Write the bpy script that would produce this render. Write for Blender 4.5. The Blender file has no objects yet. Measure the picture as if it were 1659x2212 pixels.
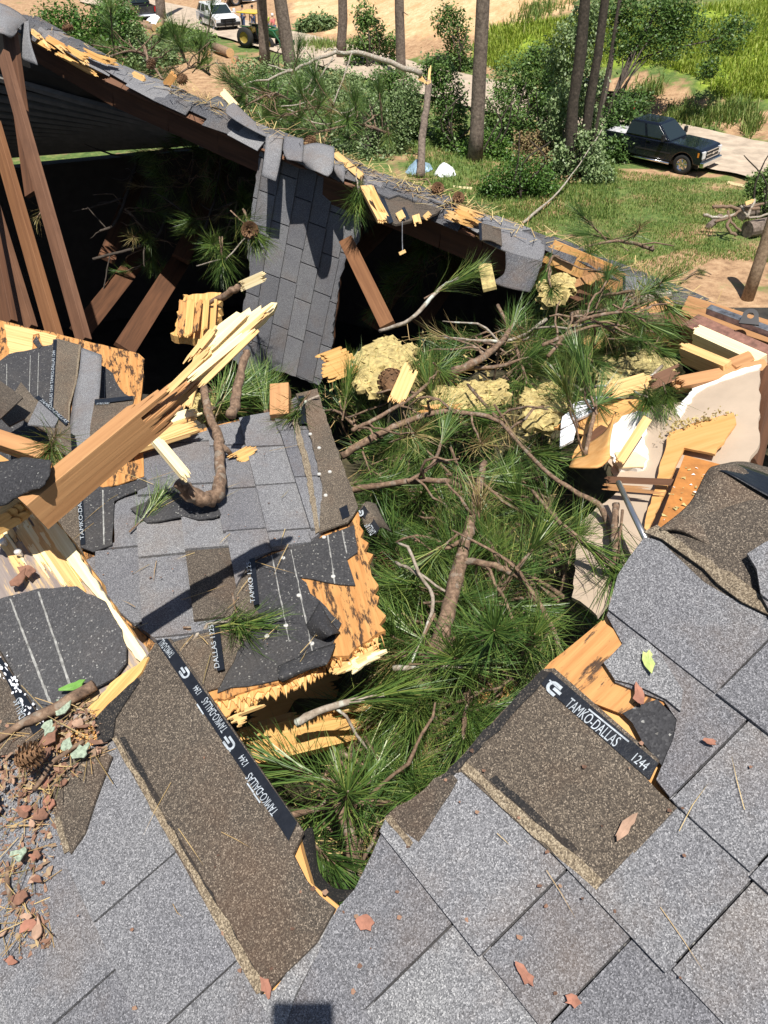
import bpy, bmesh, math, random
from mathutils import Vector, Matrix, noise
from mathutils.geometry import intersect_point_line
R = math.radians
rng = random.Random(11)
C = bpy.context.scene.collection
scene = bpy.context.scene

# ---------------------------------------------------------------- camera, sky, sun, exposure
CAM = Vector((0, 0, 9.0)); PITCH = R(38)
FPX = 1788.6; CX, CY = 829.5, 1106.0           # photograph measured at 1659 x 2212
cam = bpy.data.cameras.new('camera'); cam_o = bpy.data.objects.new('camera', cam); C.objects.link(cam_o)
cam_o.location = CAM; cam_o.rotation_euler = (math.pi/2-PITCH, 0, 0)
cam.lens = 36*FPX/2212; cam.sensor_width = 36; cam.clip_start = 0.05; cam.clip_end = 600
scene.camera = cam_o
SUN = Vector((.062, -.36, .93)).normalized()
world = bpy.data.worlds.new('World'); scene.world = world; world.use_nodes = True
wn = world.node_tree.nodes; wl = world.node_tree.links
sky = wn.new('ShaderNodeTexSky'); sky.sky_type = 'NISHITA'; sky.sun_disc = False
sky.sun_elevation = math.asin(SUN.z); sky.sun_rotation = math.atan2(SUN.x, SUN.y)
wl.new(sky.outputs[0], wn['Background'].inputs[0]); wn['Background'].inputs[1].default_value = .055
sl = bpy.data.lights.new('sun', 'SUN'); sl.energy = 5.0; sl.angle = R(.5); sl.color = (1, .95, .87)
so = bpy.data.objects.new('sun', sl); C.objects.link(so); so.rotation_euler = SUN.to_track_quat('Z', 'Y').to_euler()
so.location = (2, -3, 20)
vs = scene.view_settings; vs.view_transform = 'Standard'; vs.look = 'None'; vs.exposure = .5; vs.gamma = 1
scene.render.resolution_x = 768; scene.render.resolution_y = 1024

# ---------------------------------------------------------------- measuring helpers
_F = Vector((0, math.cos(PITCH), -math.sin(PITCH))); _U = Vector((0, math.sin(PITCH), math.cos(PITCH))); _R = Vector((1, 0, 0))
def ray(x, y): return _F + _R*((x-CX)/FPX) + _U*((CY-y)/FPX)
def W(x, y, d): return CAM + ray(x, y)*d
def pix(p):
    q = p-CAM; d = q.dot(_F)
    return (CX+q.dot(_R)/d*FPX, CY-q.dot(_U)/d*FPX, d)
def pl3(a, b, c):
    a, b, c = W(*a), W(*b), W(*c); n = (b-a).cross(c-a).normalized()
    if n.dot(CAM-a) < 0: n = -n
    return (a, n)
def hpl(z): return (Vector((0, 0, 9+z)), Vector((0, 0, 1)))
def on(pl, x, y, lift=0):
    r = ray(x, y); return CAM + r*((pl[0]-CAM).dot(pl[1])/r.dot(pl[1])) + pl[1]*lift
def frame(pl, p, q, up=None):
    o = on(pl, *p); ex = (on(pl, *q)-o).normalized(); n = pl[1]; ey = n.cross(ex)
    if up is not None and (on(pl, *up)-o).dot(ey) < 0: ex = -ex; ey = -ey
    return Matrix(((ex.x, ey.x, n.x, o.x), (ex.y, ey.y, n.y, o.y), (ex.z, ey.z, n.z, o.z), (0, 0, 0, 1)))
def inpoly(x, y, poly):
    c = False; j = len(poly)-1
    for i in range(len(poly)):
        xi, yi = poly[i][:2]; xj, yj = poly[j][:2]
        if (yi > y) != (yj > y) and x < (xj-xi)*(y-yi)/(yj-yi)+xi: c = not c
        j = i
    return c

# ---------------------------------------------------------------- object helpers
MW = {}
def put(name, me, parent=None, mat=None, M=None):
    o = bpy.data.objects.new(name, me); C.objects.link(o)
    M = M.copy() if M is not None else Matrix()
    MW[o.name] = M
    if parent is not None:
        o.parent = parent; o.matrix_local = MW[parent.name].inverted() @ M
    else: o.matrix_local = M
    if mat is not None and me is not None and not me.materials: me.materials.append(mat)
    return o
def thing(name, label, cat, loc, group=None):
    o = put(name, None, M=Matrix.Translation(Vector(loc))); o.empty_display_size = .1
    return tag(o, label, cat, group)
def tag(o, label, cat, group=None):
    o['label'] = label; o['category'] = cat
    if group: o['group'] = group
    return o
def kind(o, k): o['kind'] = k; return o
def mesh(name, v, f, smooth=False):
    me = bpy.data.meshes.new(name); me.from_pydata([tuple(p) for p in v], [], f); me.update()
    if smooth: me.polygons.foreach_set('use_smooth', [True]*len(me.polygons))
    return me
def wmesh(name, v, f, mat, parent=None, smooth=False):
    """world-space vertices, origin moved to their centre"""
    c = sum((Vector(p) for p in v), Vector())/len(v)
    return put(name, mesh(name, [Vector(p)-c for p in v], f, smooth), parent, mat, Matrix.Translation(c))
def boxvf(x0, x1, y0, y1, z0, z1):
    v = [(x, y, z) for x in (x0, x1) for y in (y0, y1) for z in (z0, z1)]
    return v, [(0,1,3,2), (4,6,7,5), (0,4,5,1), (2,3,7,6), (0,2,6,4), (1,5,7,3)]
class MB:
    def __init__(s): s.v = []; s.f = []
    def add(s, v, f):
        n = len(s.v); s.v += [tuple(p) for p in v]; s.f += [tuple(i+n for i in q) for q in f]; return s
    def box(s, *a): return s.add(*boxvf(*a))
    def prism(s, poly, z0, z1):
        n = len(poly); s.add([(p[0], p[1], z0) for p in poly]+[(p[0], p[1], z1) for p in poly],
            [tuple(range(n-1, -1, -1)), tuple(range(n, 2*n))]+[(i, (i+1) % n, n+(i+1) % n, n+i) for i in range(n)]); return s
    def tube(s, pts, rad, k=7, cap=True):
        pts = [Vector(p) for p in pts]; n = len(pts)
        if not hasattr(rad, '__len__'): rad = [rad]*n
        base = len(s.v); ref = Vector((.31, .17, .93))
        for i, p in enumerate(pts):
            t = (pts[min(i+1, n-1)]-pts[max(i-1, 0)]).normalized()
            a = t.cross(ref)
            if a.length < .1: a = t.cross(Vector((1, 0, 0)))
            a.normalize(); b = t.cross(a)
            for j in range(k):
                g = 2*math.pi*j/k; s.v.append(tuple(p+(a*math.cos(g)+b*math.sin(g))*rad[i]*(1+(rng.gauss(0, .1) if k in (9, 10) else 0))))
        for i in range(n-1):
            for j in range(k):
                s.f.append((base+i*k+j, base+i*k+(j+1) % k, base+(i+1)*k+(j+1) % k, base+(i+1)*k+j))
        if cap:
            s.f.append(tuple(base+j for j in range(k-1, -1, -1))); s.f.append(tuple(base+(n-1)*k+j for j in range(k)))
        return s
    def lathe(s, prof, k=20, axis='z', off=(0, 0, 0)):
        base = len(s.v); n = len(prof)
        for r, h in prof:
            for j in range(k):
                g = 2*math.pi*j/k; a, b = r*math.cos(g), r*math.sin(g)
                p = {'z': (a, b, h), 'y': (a, h, b), 'x': (h, a, b)}[axis]
                s.v.append((p[0]+off[0], p[1]+off[1], p[2]+off[2]))
        for i in range(n-1):
            for j in range(k): s.f.append((base+i*k+j, base+i*k+(j+1) % k, base+(i+1)*k+(j+1) % k, base+(i+1)*k+j))
        return s
    def build(s, name, mat, parent=None, M=None, smooth=False, bevel=0):
        me = mesh(name, s.v, s.f, smooth)
        bm = bmesh.new(); bm.from_mesh(me); bmesh.ops.recalc_face_normals(bm, faces=bm.faces); bm.to_mesh(me); bm.free()
        if M is None and s.v:
            c = sum((Vector(p) for p in s.v), Vector())/len(s.v)
            me.transform(Matrix.Translation(-c)); M = Matrix.Translation(c)
        o = put(name, me, parent, mat, M)
        if bevel:
            m = o.modifiers.new('bevel', 'BEVEL'); m.width = bevel; m.segments = 2; m.limit_method = 'ANGLE'; m.angle_limit = R(35)
        return o
def jag(poly, amp, step, edges=None, closed=True):
    """tear the outline: subdivide edges and push the points about"""
    out = []; n = len(poly)
    for i in range(n if closed else n-1):
        a = Vector(poly[i]); b = Vector(poly[(i+1) % n]); out.append(tuple(a))
        if edges is not None and i not in edges: continue
        L = (b-a).length; k = int(L/step)
        nn = Vector((-(b-a).y, (b-a).x)).normalized() if L else Vector((0, 0))
        for j in range(1, k):
            t = (j+rng.uniform(-.3, .3))/k
            w = noise.noise(Vector((a.x*.7+t*L*3.1/step*.3, a.y, i)))*1.2+rng.uniform(-.5, .5)
            out.append(tuple(a.lerp(b, t)+nn*amp*w))
    if not closed: out.append(tuple(poly[-1]))
    return out
def loc2(M, pl, pts):
    Mi = M.inverted(); r = []
    for p in pts:
        q = Mi @ on(pl, *p); r.append((q.x, q.y))
    return r
def panel(name, pl, pts, mat, parent, ex=None, thick=.012, lift=0, tear=0, step=.03, edges=None, warp=0):
    ex = ex or (pts[0], pts[1]); M = frame(pl, *ex)
    p2 = loc2(M, pl, pts)
    if tear: p2 = jag(p2, tear, step, edges)
    b = MB().prism(p2, lift-thick, lift)
    return b.build(name, mat, parent, M)
def patch(name, ctrl, mat, parent, sub=5, thick=.005, rough=0):
    """curved sheet through a net of (x, y, depth) measurements"""
    P = [[W(*c) for c in row] for row in ctrl]; nr, nc = len(P), len(P[0])
    def cr(a, t):
        n = len(a)-1; x = t*n; i = min(int(x), n-1); u = x-i
        p0 = a[max(i-1, 0)]; p1 = a[i]; p2 = a[i+1]; p3 = a[min(i+2, n)]
        return .5*((2*p1)+(p2-p0)*u+(2*p0-5*p1+4*p2-p3)*u*u+(3*p1-p0-3*p2+p3)*u**3)
    a, b = (nr-1)*sub+1, (nc-1)*sub+1; v = []
    for i in range(a):
        for j in range(b):
            cols = [cr(P[r], j/(b-1)) for r in range(nr)]
            q = cr(cols, i/(a-1))
            if rough: q = q+Vector((rng.uniform(-1, 1), rng.uniform(-1, 1), rng.uniform(-1, 1)))*rough
            v.append(q)
    f = [(i*b+j, i*b+j+1, (i+1)*b+j+1, (i+1)*b+j) for i in range(a-1) for j in range(b-1)]
    o = wmesh(name, v, f, mat, parent, True)
    m = o.modifiers.new('solid', 'SOLIDIFY'); m.thickness = thick; m.offset = 0
    return o
def board(name, p0, p1, w, t, mat, parent=None, up=(0, 0, 1), tear0=0, tear1=0, k=7, bev=.002):
    """lumber with its grain along local x; ends may be splintered"""
    p0, p1 = Vector(p0), Vector(p1); x = (p1-p0); L = x.length; x.normalize()
    z = Vector(up); z = (z-x*z.dot(x)).normalized(); y = z.cross(x)
    M = Matrix(((x.x, y.x, z.x, p0.x), (x.y, y.y, z.y, p0.y), (x.z, y.z, z.z, p0.z), (0, 0, 0, 1)))
    b = MB(); k = int(k*1.8) if tear0+tear1 else k; sd = rng.uniform(0, 99)
    if not tear0 and not tear1: b.box(0, L, -w/2, w/2, -t/2, t/2)
    else:
        kz = 3 if tear0+tear1 > .15 else 2
        for i in range(k):
            for j in range(kz):
                y0 = -w/2+w*i/k; y1 = y0+w/k; z0 = -t/2+t*j/kz; z1 = z0+t/kz
                fr0 = min(max(.5+.9*noise.noise(Vector((i*.33, j*.4, sd)))+rng.uniform(-.16, .16), 0), 1); fr1 = min(max(.5+.9*noise.noise(Vector((i*.33, j*.4, sd+9)))+rng.uniform(-.16, .16), 0), 1); e0 = tear0*fr0; e1 = L-tear1*fr1
                ym, zm = (y0+y1)/2+rng.uniform(-.3, .3)*w/k, (z0+z1)/2
                def q(xx, s): return [(xx, ym+(y0-ym)*s, zm+(z0-zm)*s), (xx, ym+(y1-ym)*s, zm+(z0-zm)*s), (xx, ym+(y1-ym)*s, zm+(z1-zm)*s), (xx, ym+(y0-ym)*s, zm+(z1-zm)*s)]
                r = []
                if tear0: r += q(e0, rng.uniform(.05, .8)); r += q(min(e0+tear0*rng.uniform(.1, .3), L*.45), 1)
                else: r += q(0, 1)
                if tear1: r += q(max(e1-tear1*rng.uniform(.1, .3), L*.55), 1); r += q(e1, rng.uniform(.05, .8))
                else: r += q(L, 1)
                n = len(r)//4
                f = [(3, 2, 1, 0), tuple(4*(n-1)+m for m in range(4))]
                for s in range(n-1):
                    for m in range(4): f.append((4*s+m, 4*s+(m+1) % 4, 4*s+4+(m+1) % 4, 4*s+4+m))
                b.add(r, f)
    return b.build(name, mat, parent, M, bevel=bev if not tear0 and not tear1 else 0)
def boardpx(name, a, b, w, t, mat, parent=None, up=None, **k):
    p, q = W(*a), W(*b)
    if up is None: up = CAM-(p+q)/2
    return board(name, p, q, w, t, mat, parent, up, **k)
def cliprect(poly, u0, u1, v0, v1):
    def cut(P, ax, val, keep):
        out = []
        for i in range(len(P)):
            a, b = P[i-1], P[i]; ia = (a[ax]-val)*keep >= 0; ib = (b[ax]-val)*keep >= 0
            if ia != ib:
                t = (val-a[ax])/(b[ax]-a[ax]); out.append((a[0]+(b[0]-a[0])*t, a[1]+(b[1]-a[1])*t))
            if ib: out.append(b)
        return out
    for ax, val, keep in ((0, u0, 1), (0, u1, -1), (1, v0, 1), (1, v1, -1)):
        poly = cut(poly, ax, val, keep)
        if len(poly) < 3: return []
    return poly
def area2(p): return abs(sum(p[i-1][0]*p[i][1]-p[i][0]*p[i-1][1] for i in range(len(p))))/2
def lay(parent, pl, region, p, q, up, e, mats, wr=(.15, .32), lift=.004, hi=.007, tear=0, joints=None, seed=1, gap=.003):
    """courses of single tabs: lower edge of course 0 runs through p-q, the slope rises towards up"""
    r = random.Random(seed); M = frame(pl, p, q, up); poly = loc2(M, pl, region)
    if tear: poly = jag(poly, tear, .03)
    us = [a[0] for a in poly]; vv = [a[1] for a in poly]; out = []
    for k in range(math.floor(min(vv)/e)-1, math.ceil(max(vv)/e)+1):
        js = []
        if joints and k in joints: js = sorted(loc2(M, pl, joints[k]), key=lambda a: a[0]); js = [a[0] for a in js]
        if js:
            while js[0] > min(us): js.insert(0, js[0]-r.uniform(*wr))
            while js[-1] < max(us): js.append(js[-1]+r.uniform(*wr))
        else:
            u = min(us)-r.uniform(0, .3)
            while u < max(us): js.append(u); u += r.uniform(*wr)
            js.append(u)
        for a, b in zip(js, js[1:]):
            dv = r.choice((0, 0, 0, .004, -.004)); v0 = k*e+dv; v1 = (k+1)*e+.012
            c = cliprect(poly, a+gap/2, b-gap/2, v0, v1)
            if len(c) < 3 or area2(c) < 2e-4: continue
            h0 = hi+r.uniform(-.001, .0025); n = len(c)
            zt = [lift+r.uniform(-.0012, .0012)+h0-(h0-.002)*min(max((pp[1]-v0)/(v1-v0), 0), 1) for pp in c]
            cu = sum(x[0] for x in c)/n; cv = sum(x[1] for x in c)/n
            V = [(x[0]-cu, x[1]-cv, lift-.001) for x in c]+[(x[0]-cu, x[1]-cv, z) for x, z in zip(c, zt)]
            F = [tuple(range(n-1, -1, -1)), tuple(range(n, 2*n))]+[(i, (i+1) % n, n+(i+1) % n, n+i) for i in range(n)]
            out.append(put('shingle', mesh('shingle', V, F), parent, r.choice(mats), M @ Matrix.Translation((cu, cv, 0))))
    return out

# ---------------------------------------------------------------- materials
def newmat(name):
    m = bpy.data.materials.new(name); m.use_nodes = True; t = m.node_tree
    return m, t.nodes, t.links, t.nodes['Principled BSDF']
def node(N, t, **kw):
    n = N.new(t)
    for k, v in kw.items():
        if hasattr(n, k): setattr(n, k, v)
        else: n.inputs[k].default_value = v
    return n
def ramp(N, L, src, stops, interp='LINEAR'):
    r = N.new('ShaderNodeValToRGB'); r.color_ramp.interpolation = interp
    while len(r.color_ramp.elements) < len(stops): r.color_ramp.elements.new(.5)
    for e, (p, c) in zip(r.color_ramp.elements, stops): e.position = p; e.color = (*c, 1) if len(c) == 3 else c
    L.new(src, r.inputs[0]); return r.outputs[0]
def mix(N, L, f, a, b, typ='MIX'):
    m = N.new('ShaderNodeMix'); m.data_type = 'RGBA'; m.blend_type = typ
    for i, s in ((0, f), (6, a), (7, b)):
        if hasattr(s, 'links'): L.new(s, m.inputs[i])
        else: m.inputs[i].default_value = s if i == 0 else (*s, 1)
    return m.outputs[2]
def coords(N, L, scale=(1, 1, 1), rnd=True):
    tc = N.new('ShaderNodeTexCoord'); mp = N.new('ShaderNodeMapping'); mp.inputs['Scale'].default_value = scale
    if rnd:
        oi = N.new('ShaderNodeObjectInfo'); ml = N.new('ShaderNodeVectorMath'); ml.operation = 'MULTIPLY_ADD'
        cb = N.new('ShaderNodeCombineXYZ')
        for i in range(3): L.new(oi.outputs['Random'], cb.inputs[i])
        L.new(cb.outputs[0], ml.inputs[0]); ml.inputs[1].default_value = (13.7, 7.3, 5.1); L.new(tc.outputs['Object'], ml.inputs[2])
        L.new(ml.outputs[0], mp.inputs[0])
    else: L.new(tc.outputs['Object'], mp.inputs[0])
    return mp.outputs[0]
def bump(N, L, h, bsdf, strength=.5, dist=.002):
    b = N.new('ShaderNodeBump'); b.inputs['Strength'].default_value = strength; b.inputs['Distance'].default_value = dist
    L.new(h, b.inputs['Height']); L.new(b.outputs[0], bsdf.inputs['Normal'])
def granules(name, stops, tint, scale=720, tintamt=.5, rough=.9, stain=(.18, .11, .06), stainamt=.35):
    m, N, L, B = newmat(name); co = coords(N, L)
    vo = node(N, 'ShaderNodeTexVoronoi', Scale=scale); L.new(co, vo.inputs['Vector'])
    sep = N.new('ShaderNodeSeparateColor'); L.new(vo.outputs['Color'], sep.inputs[0])
    c = ramp(N, L, sep.outputs[0], stops)
    n2 = node(N, 'ShaderNodeTexNoise', Scale=6.0, Detail=5.0); L.new(co, n2.inputs['Vector'])
    c = mix(N, L, ramp(N, L, n2.outputs[0], [(.3, (0, 0, 0)), (.75, (1, 1, 1))]), c, mix(N, L, 1.0, c, tint, 'MULTIPLY'))
    n3 = node(N, 'ShaderNodeTexNoise', Scale=3.1, Detail=8.0, Roughness=.7); L.new(co, n3.inputs['Vector'])
    st = ramp(N, L, n3.outputs[0], [(.5, (0, 0, 0)), (.78, (stainamt*1.25,)*3)])
    c = mix(N, L, st, c, stain)
    oi = N.new('ShaderNodeObjectInfo')
    c = mix(N, L, 1.0, c, ramp(N, L, oi.outputs['Random'], [(0, (.78, .78, .8)), (1, (1.12, 1.12, 1.1))]), 'MULTIPLY')
    L.new(c, B.inputs['Base Color']); B.inputs['Roughness'].default_value = rough
    bump(N, L, vo.outputs['Distance'], B, .55, .002); return m
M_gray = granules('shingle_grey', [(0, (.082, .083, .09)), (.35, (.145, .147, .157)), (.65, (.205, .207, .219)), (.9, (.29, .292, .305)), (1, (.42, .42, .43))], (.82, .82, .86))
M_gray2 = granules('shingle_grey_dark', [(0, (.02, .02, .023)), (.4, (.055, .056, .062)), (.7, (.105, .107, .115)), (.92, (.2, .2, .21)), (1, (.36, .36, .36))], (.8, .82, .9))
M_brown = granules('shingle_unfaded', [(0, (.045, .036, .029)), (.45, (.085, .069, .054)), (.75, (.135, .11, .084)), (.93, (.235, .195, .15)), (1, (.38, .32, .25))], (.75, .72, .7), stain=(.2, .1, .05), stainamt=.3)
M_felt = granules('roofing_felt', [(0, (.026, .026, .029)), (.8, (.046, .046, .05)), (.955, (.065, .065, .068)), (.985, (.14, .135, .125)), (1, (.3, .3, .28))], (.8, .8, .85), scale=300, stain=(.09, .08, .07), stainamt=.4)
M_felt2 = granules('weathered_felt', [(0, (.05, .05, .053)), (.8, (.08, .08, .084)), (.955, (.11, .11, .112)), (.985, (.2, .19, .18)), (1, (.34, .34, .32))], (.8, .8, .84), scale=420, stain=(.12, .1, .09), stainamt=.4)
M_seal = granules('sealant_dust', [(0, (.09, .07, .05)), (.5, (.2, .16, .11)), (1, (.4, .34, .25))], (.8, .75, .7), scale=600)
M_mastic = granules('mastic', [(0, (.008, .008, .009)), (.8, (.022, .02, .02)), (1, (.12, .1, .08))], (.8, .8, .8), scale=600, stainamt=.15)
def plain(name, col, rough=.6, metal=0, nscale=0, nvar=.25, **kw):
    m, N, L, B = newmat(name); B.inputs['Roughness'].default_value = rough; B.inputs['Metallic'].default_value = metal
    if nscale:
        co = coords(N, L); n = node(N, 'ShaderNodeTexNoise', Scale=nscale, Detail=6.0, Roughness=.65); L.new(co, n.inputs['Vector'])
        c = mix(N, L, 1.0, col, ramp(N, L, n.outputs[0], [(.3, (1-nvar,)*3), (.7, (1+nvar,)*3)]), 'MULTIPLY'); L.new(c, B.inputs['Base Color'])
        bump(N, L, n.outputs[0], B, .3, .003)
    else: B.inputs['Base Color'].default_value = (*col, 1)
    for k, v in kw.items(): B.inputs[k.replace('_', ' ')].default_value = v
    return m
def wood(name, c0, c1, dark, streak=.4, blot=0, sx=2.2, sy=70, rough=.75, dpos=(.58, .74)):
    m, N, L, B = newmat(name); co = coords(N, L, (sx, sy, sy))
    n = node(N, 'ShaderNodeTexNoise', Scale=1.0, Detail=5.0, Roughness=.6, Distortion=.4); L.new(co, n.inputs['Vector'])
    c = ramp(N, L, n.outputs[0], [(.32, c0), (.68, c1)])
    co2 = coords(N, L, (sx*2.4, sy*.55, sy*.55)); n2 = node(N, 'ShaderNodeTexNoise', Scale=1.0, Detail=7.0, Roughness=.72); L.new(co2, n2.inputs['Vector'])
    c = mix(N, L, ramp(N, L, n2.outputs[0], [(dpos[0], (0, 0, 0)), (dpos[1], (streak,)*3)]), c, dark)
    if blot:
        co3 = coords(N, L, (5, 9, 9)); n3 = node(N, 'ShaderNodeTexNoise', Scale=1.0, Detail=4.0); L.new(co3, n3.inputs['Vector'])
        c = mix(N, L, ramp(N, L, n3.outputs[0], [(.5, (0, 0, 0)), (.7, (blot,)*3)]), c, dark)
    L.new(c, B.inputs['Base Color']); B.inputs['Roughness'].default_value = rough
    bump(N, L, n.outputs[0], B, .6, .0025); return m
M_fresh = wood('fresh_pine', (.56, .32, .12), (.76, .52, .23), (.3, .14, .04), .5, sy=110)
M_pale = wood('pale_splinter', (.76, .6, .31), (.9, .78, .5), (.5, .3, .1), .35, sy=140)
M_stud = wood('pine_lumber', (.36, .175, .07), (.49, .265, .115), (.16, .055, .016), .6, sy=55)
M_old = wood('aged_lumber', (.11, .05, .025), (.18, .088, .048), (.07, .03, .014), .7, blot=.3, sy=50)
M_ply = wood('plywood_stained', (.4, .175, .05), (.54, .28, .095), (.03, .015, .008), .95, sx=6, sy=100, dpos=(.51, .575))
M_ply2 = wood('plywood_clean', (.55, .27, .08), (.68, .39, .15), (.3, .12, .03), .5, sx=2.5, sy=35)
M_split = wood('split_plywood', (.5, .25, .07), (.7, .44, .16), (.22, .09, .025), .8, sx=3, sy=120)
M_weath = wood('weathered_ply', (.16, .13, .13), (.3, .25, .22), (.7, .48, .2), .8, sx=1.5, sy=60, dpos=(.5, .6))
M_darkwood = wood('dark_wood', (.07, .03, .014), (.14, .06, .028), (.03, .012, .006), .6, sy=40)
M_red = wood('brown_lumber', (.14, .058, .022), (.215, .098, .04), (.1, .04, .015), .6, sy=50)
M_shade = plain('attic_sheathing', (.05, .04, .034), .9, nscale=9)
M_film = plain('release_film', (.012, .014, .019), .28, nscale=60)
M_white = plain('film_print', (.36, .4, .44), .5, nscale=90, nvar=.35)
M_scuff = plain('film_scuff', (.72, .74, .8), .5, nscale=200, nvar=.5)
M_chalk = plain('chalk_line', (.25, .25, .24), .9, nscale=80, nvar=.6)
M_nail = plain('nail_head', (.7, .69, .65), .35, .3)
M_dry = plain('drywall_paint', (.44, .35, .265), .8, nscale=5, nvar=.12)
M_gyp = plain('gypsum', (.8, .77, .73), .9, nscale=40, nvar=.15)
M_insul = plain('fibreglass', (.42, .335, .14), .95, nscale=45, nvar=.5)
M_insul2 = plain('dusty_fibreglass', (.36, .3, .13), .95, nscale=35, nvar=.6)
M_black = plain('black_metal', (.012, .012, .014), .35, .6)
M_steel = plain('bright_steel', (.62, .63, .65), .3, .9)
M_track = plain('track_metal', (.35, .36, .38), .35, .8, nscale=30, nvar=.6)
M_tarp = plain('white_tarp', (.78, .8, .84), .6, nscale=12, nvar=.12)
M_blue = plain('blue_sheet', (.3, .43, .55), .4, .2, nscale=12, nvar=.15)
def island(name, stops, rough=.55, trans=0, scale=0):
    m, N, L, B = newmat(name); g = N.new('ShaderNodeNewGeometry'); oi = N.new('ShaderNodeObjectInfo')
    ad = N.new('ShaderNodeMath'); ad.operation = 'MULTIPLY_ADD'; L.new(oi.outputs['Random'], ad.inputs[0]); ad.inputs[1].default_value = .35
    sc = N.new('ShaderNodeMath'); sc.operation = 'MULTIPLY'; L.new(g.outputs['Random Per Island'], sc.inputs[0]); sc.inputs[1].default_value = .65
    L.new(sc.outputs[0], ad.inputs[2]); c = ramp(N, L, ad.outputs[0], stops); L.new(c, B.inputs['Base Color']); B.inputs['Roughness'].default_value = rough
    if trans:
        t = N.new('ShaderNodeBsdfTranslucent'); L.new(c, t.inputs[0]); ms = N.new('ShaderNodeMixShader'); ms.inputs[0].default_value = trans
        L.new(B.outputs[0], ms.inputs[1]); L.new(t.outputs[0], ms.inputs[2]); L.new(ms.outputs[0], N['Material Output'].inputs[0])
    return m
M_needle = island('pine_needles', [(0, (.03, .075, .016)), (.45, (.08, .15, .034)), (.8, (.16, .23, .05)), (1, (.34, .33, .1))], .4, .15)
M_leaf = island('leaves', [(0, (.035, .08, .017)), (.5, (.1, .185, .04)), (1, (.24, .34, .09))], .5, .25)
M_leafb = island('bright_leaves', [(0, (.035, .09, .015)), (.5, (.09, .19, .03)), (1, (.2, .32, .06))], .5, .3)
M_leafg = island('grey_green_leaves', [(0, (.06, .11, .03)), (.5, (.16, .24, .09)), (1, (.34, .42, .2))], .5, .25)
M_grass = island('grass_blades', [(0, (.05, .11, .015)), (.4, (.13, .22, .04)), (.7, (.26, .32, .08)), (1, (.5, .42, .2))], .6, .25)
M_tallgrass = island('tall_grass', [(0, (.1, .18, .015)), (.5, (.26, .36, .03)), (1, (.5, .52, .12))], .6, .3)
M_flake = island('bark_flakes', [(0, (.07, .04, .027)), (.35, (.16, .085, .055)), (.6, (.27, .15, .1)), (.8, (.24, .17, .11)), (1, (.5, .38, .22))], .85)
M_straw = island('pine_straw', [(0, (.12, .12, .04)), (.3, (.3, .19, .08)), (.6, (.46, .33, .14)), (.8, (.6, .48, .22)), (1, (.16, .22, .06))], .7)
M_lichen = plain('lichen', (.27, .33, .25), .95, nscale=220, nvar=.5)
def barkmat(name, a, b, c, scale=1, lich=0):
    m, N, L, B = newmat(name); co = coords(N, L, (1, 1, 1))
    v = node(N, 'ShaderNodeTexNoise', Scale=28*scale, Detail=6.0, Roughness=.7); L.new(co, v.inputs['Vector'])
    col = ramp(N, L, v.outputs[0], [(.3, a), (.52, b), (.75, c)])
    if lich:
        n = node(N, 'ShaderNodeTexNoise', Scale=13*scale, Detail=3.0); L.new(co, n.inputs['Vector'])
        col = mix(N, L, ramp(N, L, n.outputs[0], [(.58, (0, 0, 0)), (.64, (lich,)*3)]), col, (.5, .53, .47))
    L.new(col, B.inputs['Base Color']); B.inputs['Roughness'].default_value = .9; bump(N, L, v.outputs[0], B, .9, .006/scale); return m
M_bark = barkmat('branch_bark', (.055, .034, .022), (.18, .115, .075), (.36, .25, .17), 2.6, .15)
M_barkl = barkmat('lichen_bark', (.14, .11, .08), (.3, .25, .2), (.5, .46, .4), 1.6, .9)
M_pinebark = barkmat('pine_trunk_bark', (.06, .046, .037), (.17, .13, .105), (.31, .25, .2), .25)
M_darkbark = barkmat('dark_trunk_bark', (.02, .016, .012), (.06, .046, .036), (.13, .1, .08), .3)
M_cone = plain('pine_cone', (.16, .085, .04), .8, nscale=40, nvar=.5)
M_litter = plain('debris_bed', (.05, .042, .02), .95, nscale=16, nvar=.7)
M_cut = plain('cut_log', (.62, .4, .2), .85, nscale=14, nvar=.25)
M_brick = plain('old_plate', (.2, .1, .075), .9, nscale=30, nvar=.5)

# ================================================================ terrain, road
GZ = -2.4; GR = hpl(-9.0+GZ)                   # yard level
road_px = [(1900, 395), (1700, 362), (1560, 335), (1400, 296), (1200, 246), (1000, 196), (820, 150), (690, 112), (560, 78), (430, 46), (330, 22), (230, 0)]
road_w = [on(GR, *p) for p in road_px]
def road_y(x):
    a = sorted(((p.x, p.y) for p in road_w))
    if x <= a[0][0]: return a[0][1]+(a[0][0]-x)*.8
    if x >= a[-1][0]: return a[-1][1]
    for (x0, y0), (x1, y1) in zip(a, a[1:]):
        if x0 <= x <= x1: return y0+(y1-y0)*(x-x0)/(x1-x0)
def sst(a, b, x): t = min(max((x-a)/(b-a), 0), 1); return t*t*(3-2*t)
def gh(x, y):
    d = y-road_y(x)
    h = sst(3.5, 24, d)*(1.2+2.6*sst(-8, 10, x))+sst(105, 180, y)*16
    n = noise.noise(Vector((x*.16, y*.16, 3)))*.28+noise.noise(Vector((x*.6, y*.6, 1)))*.07
    return GZ+h+(n*sst(2.5, 5, abs(d)))-.02
sand = [(620, -40), (1300, -40), (1230, 20), (1150, 52), (1080, 72), (1000, 85), (800, 80), (700, 75), (640, 50)]
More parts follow.
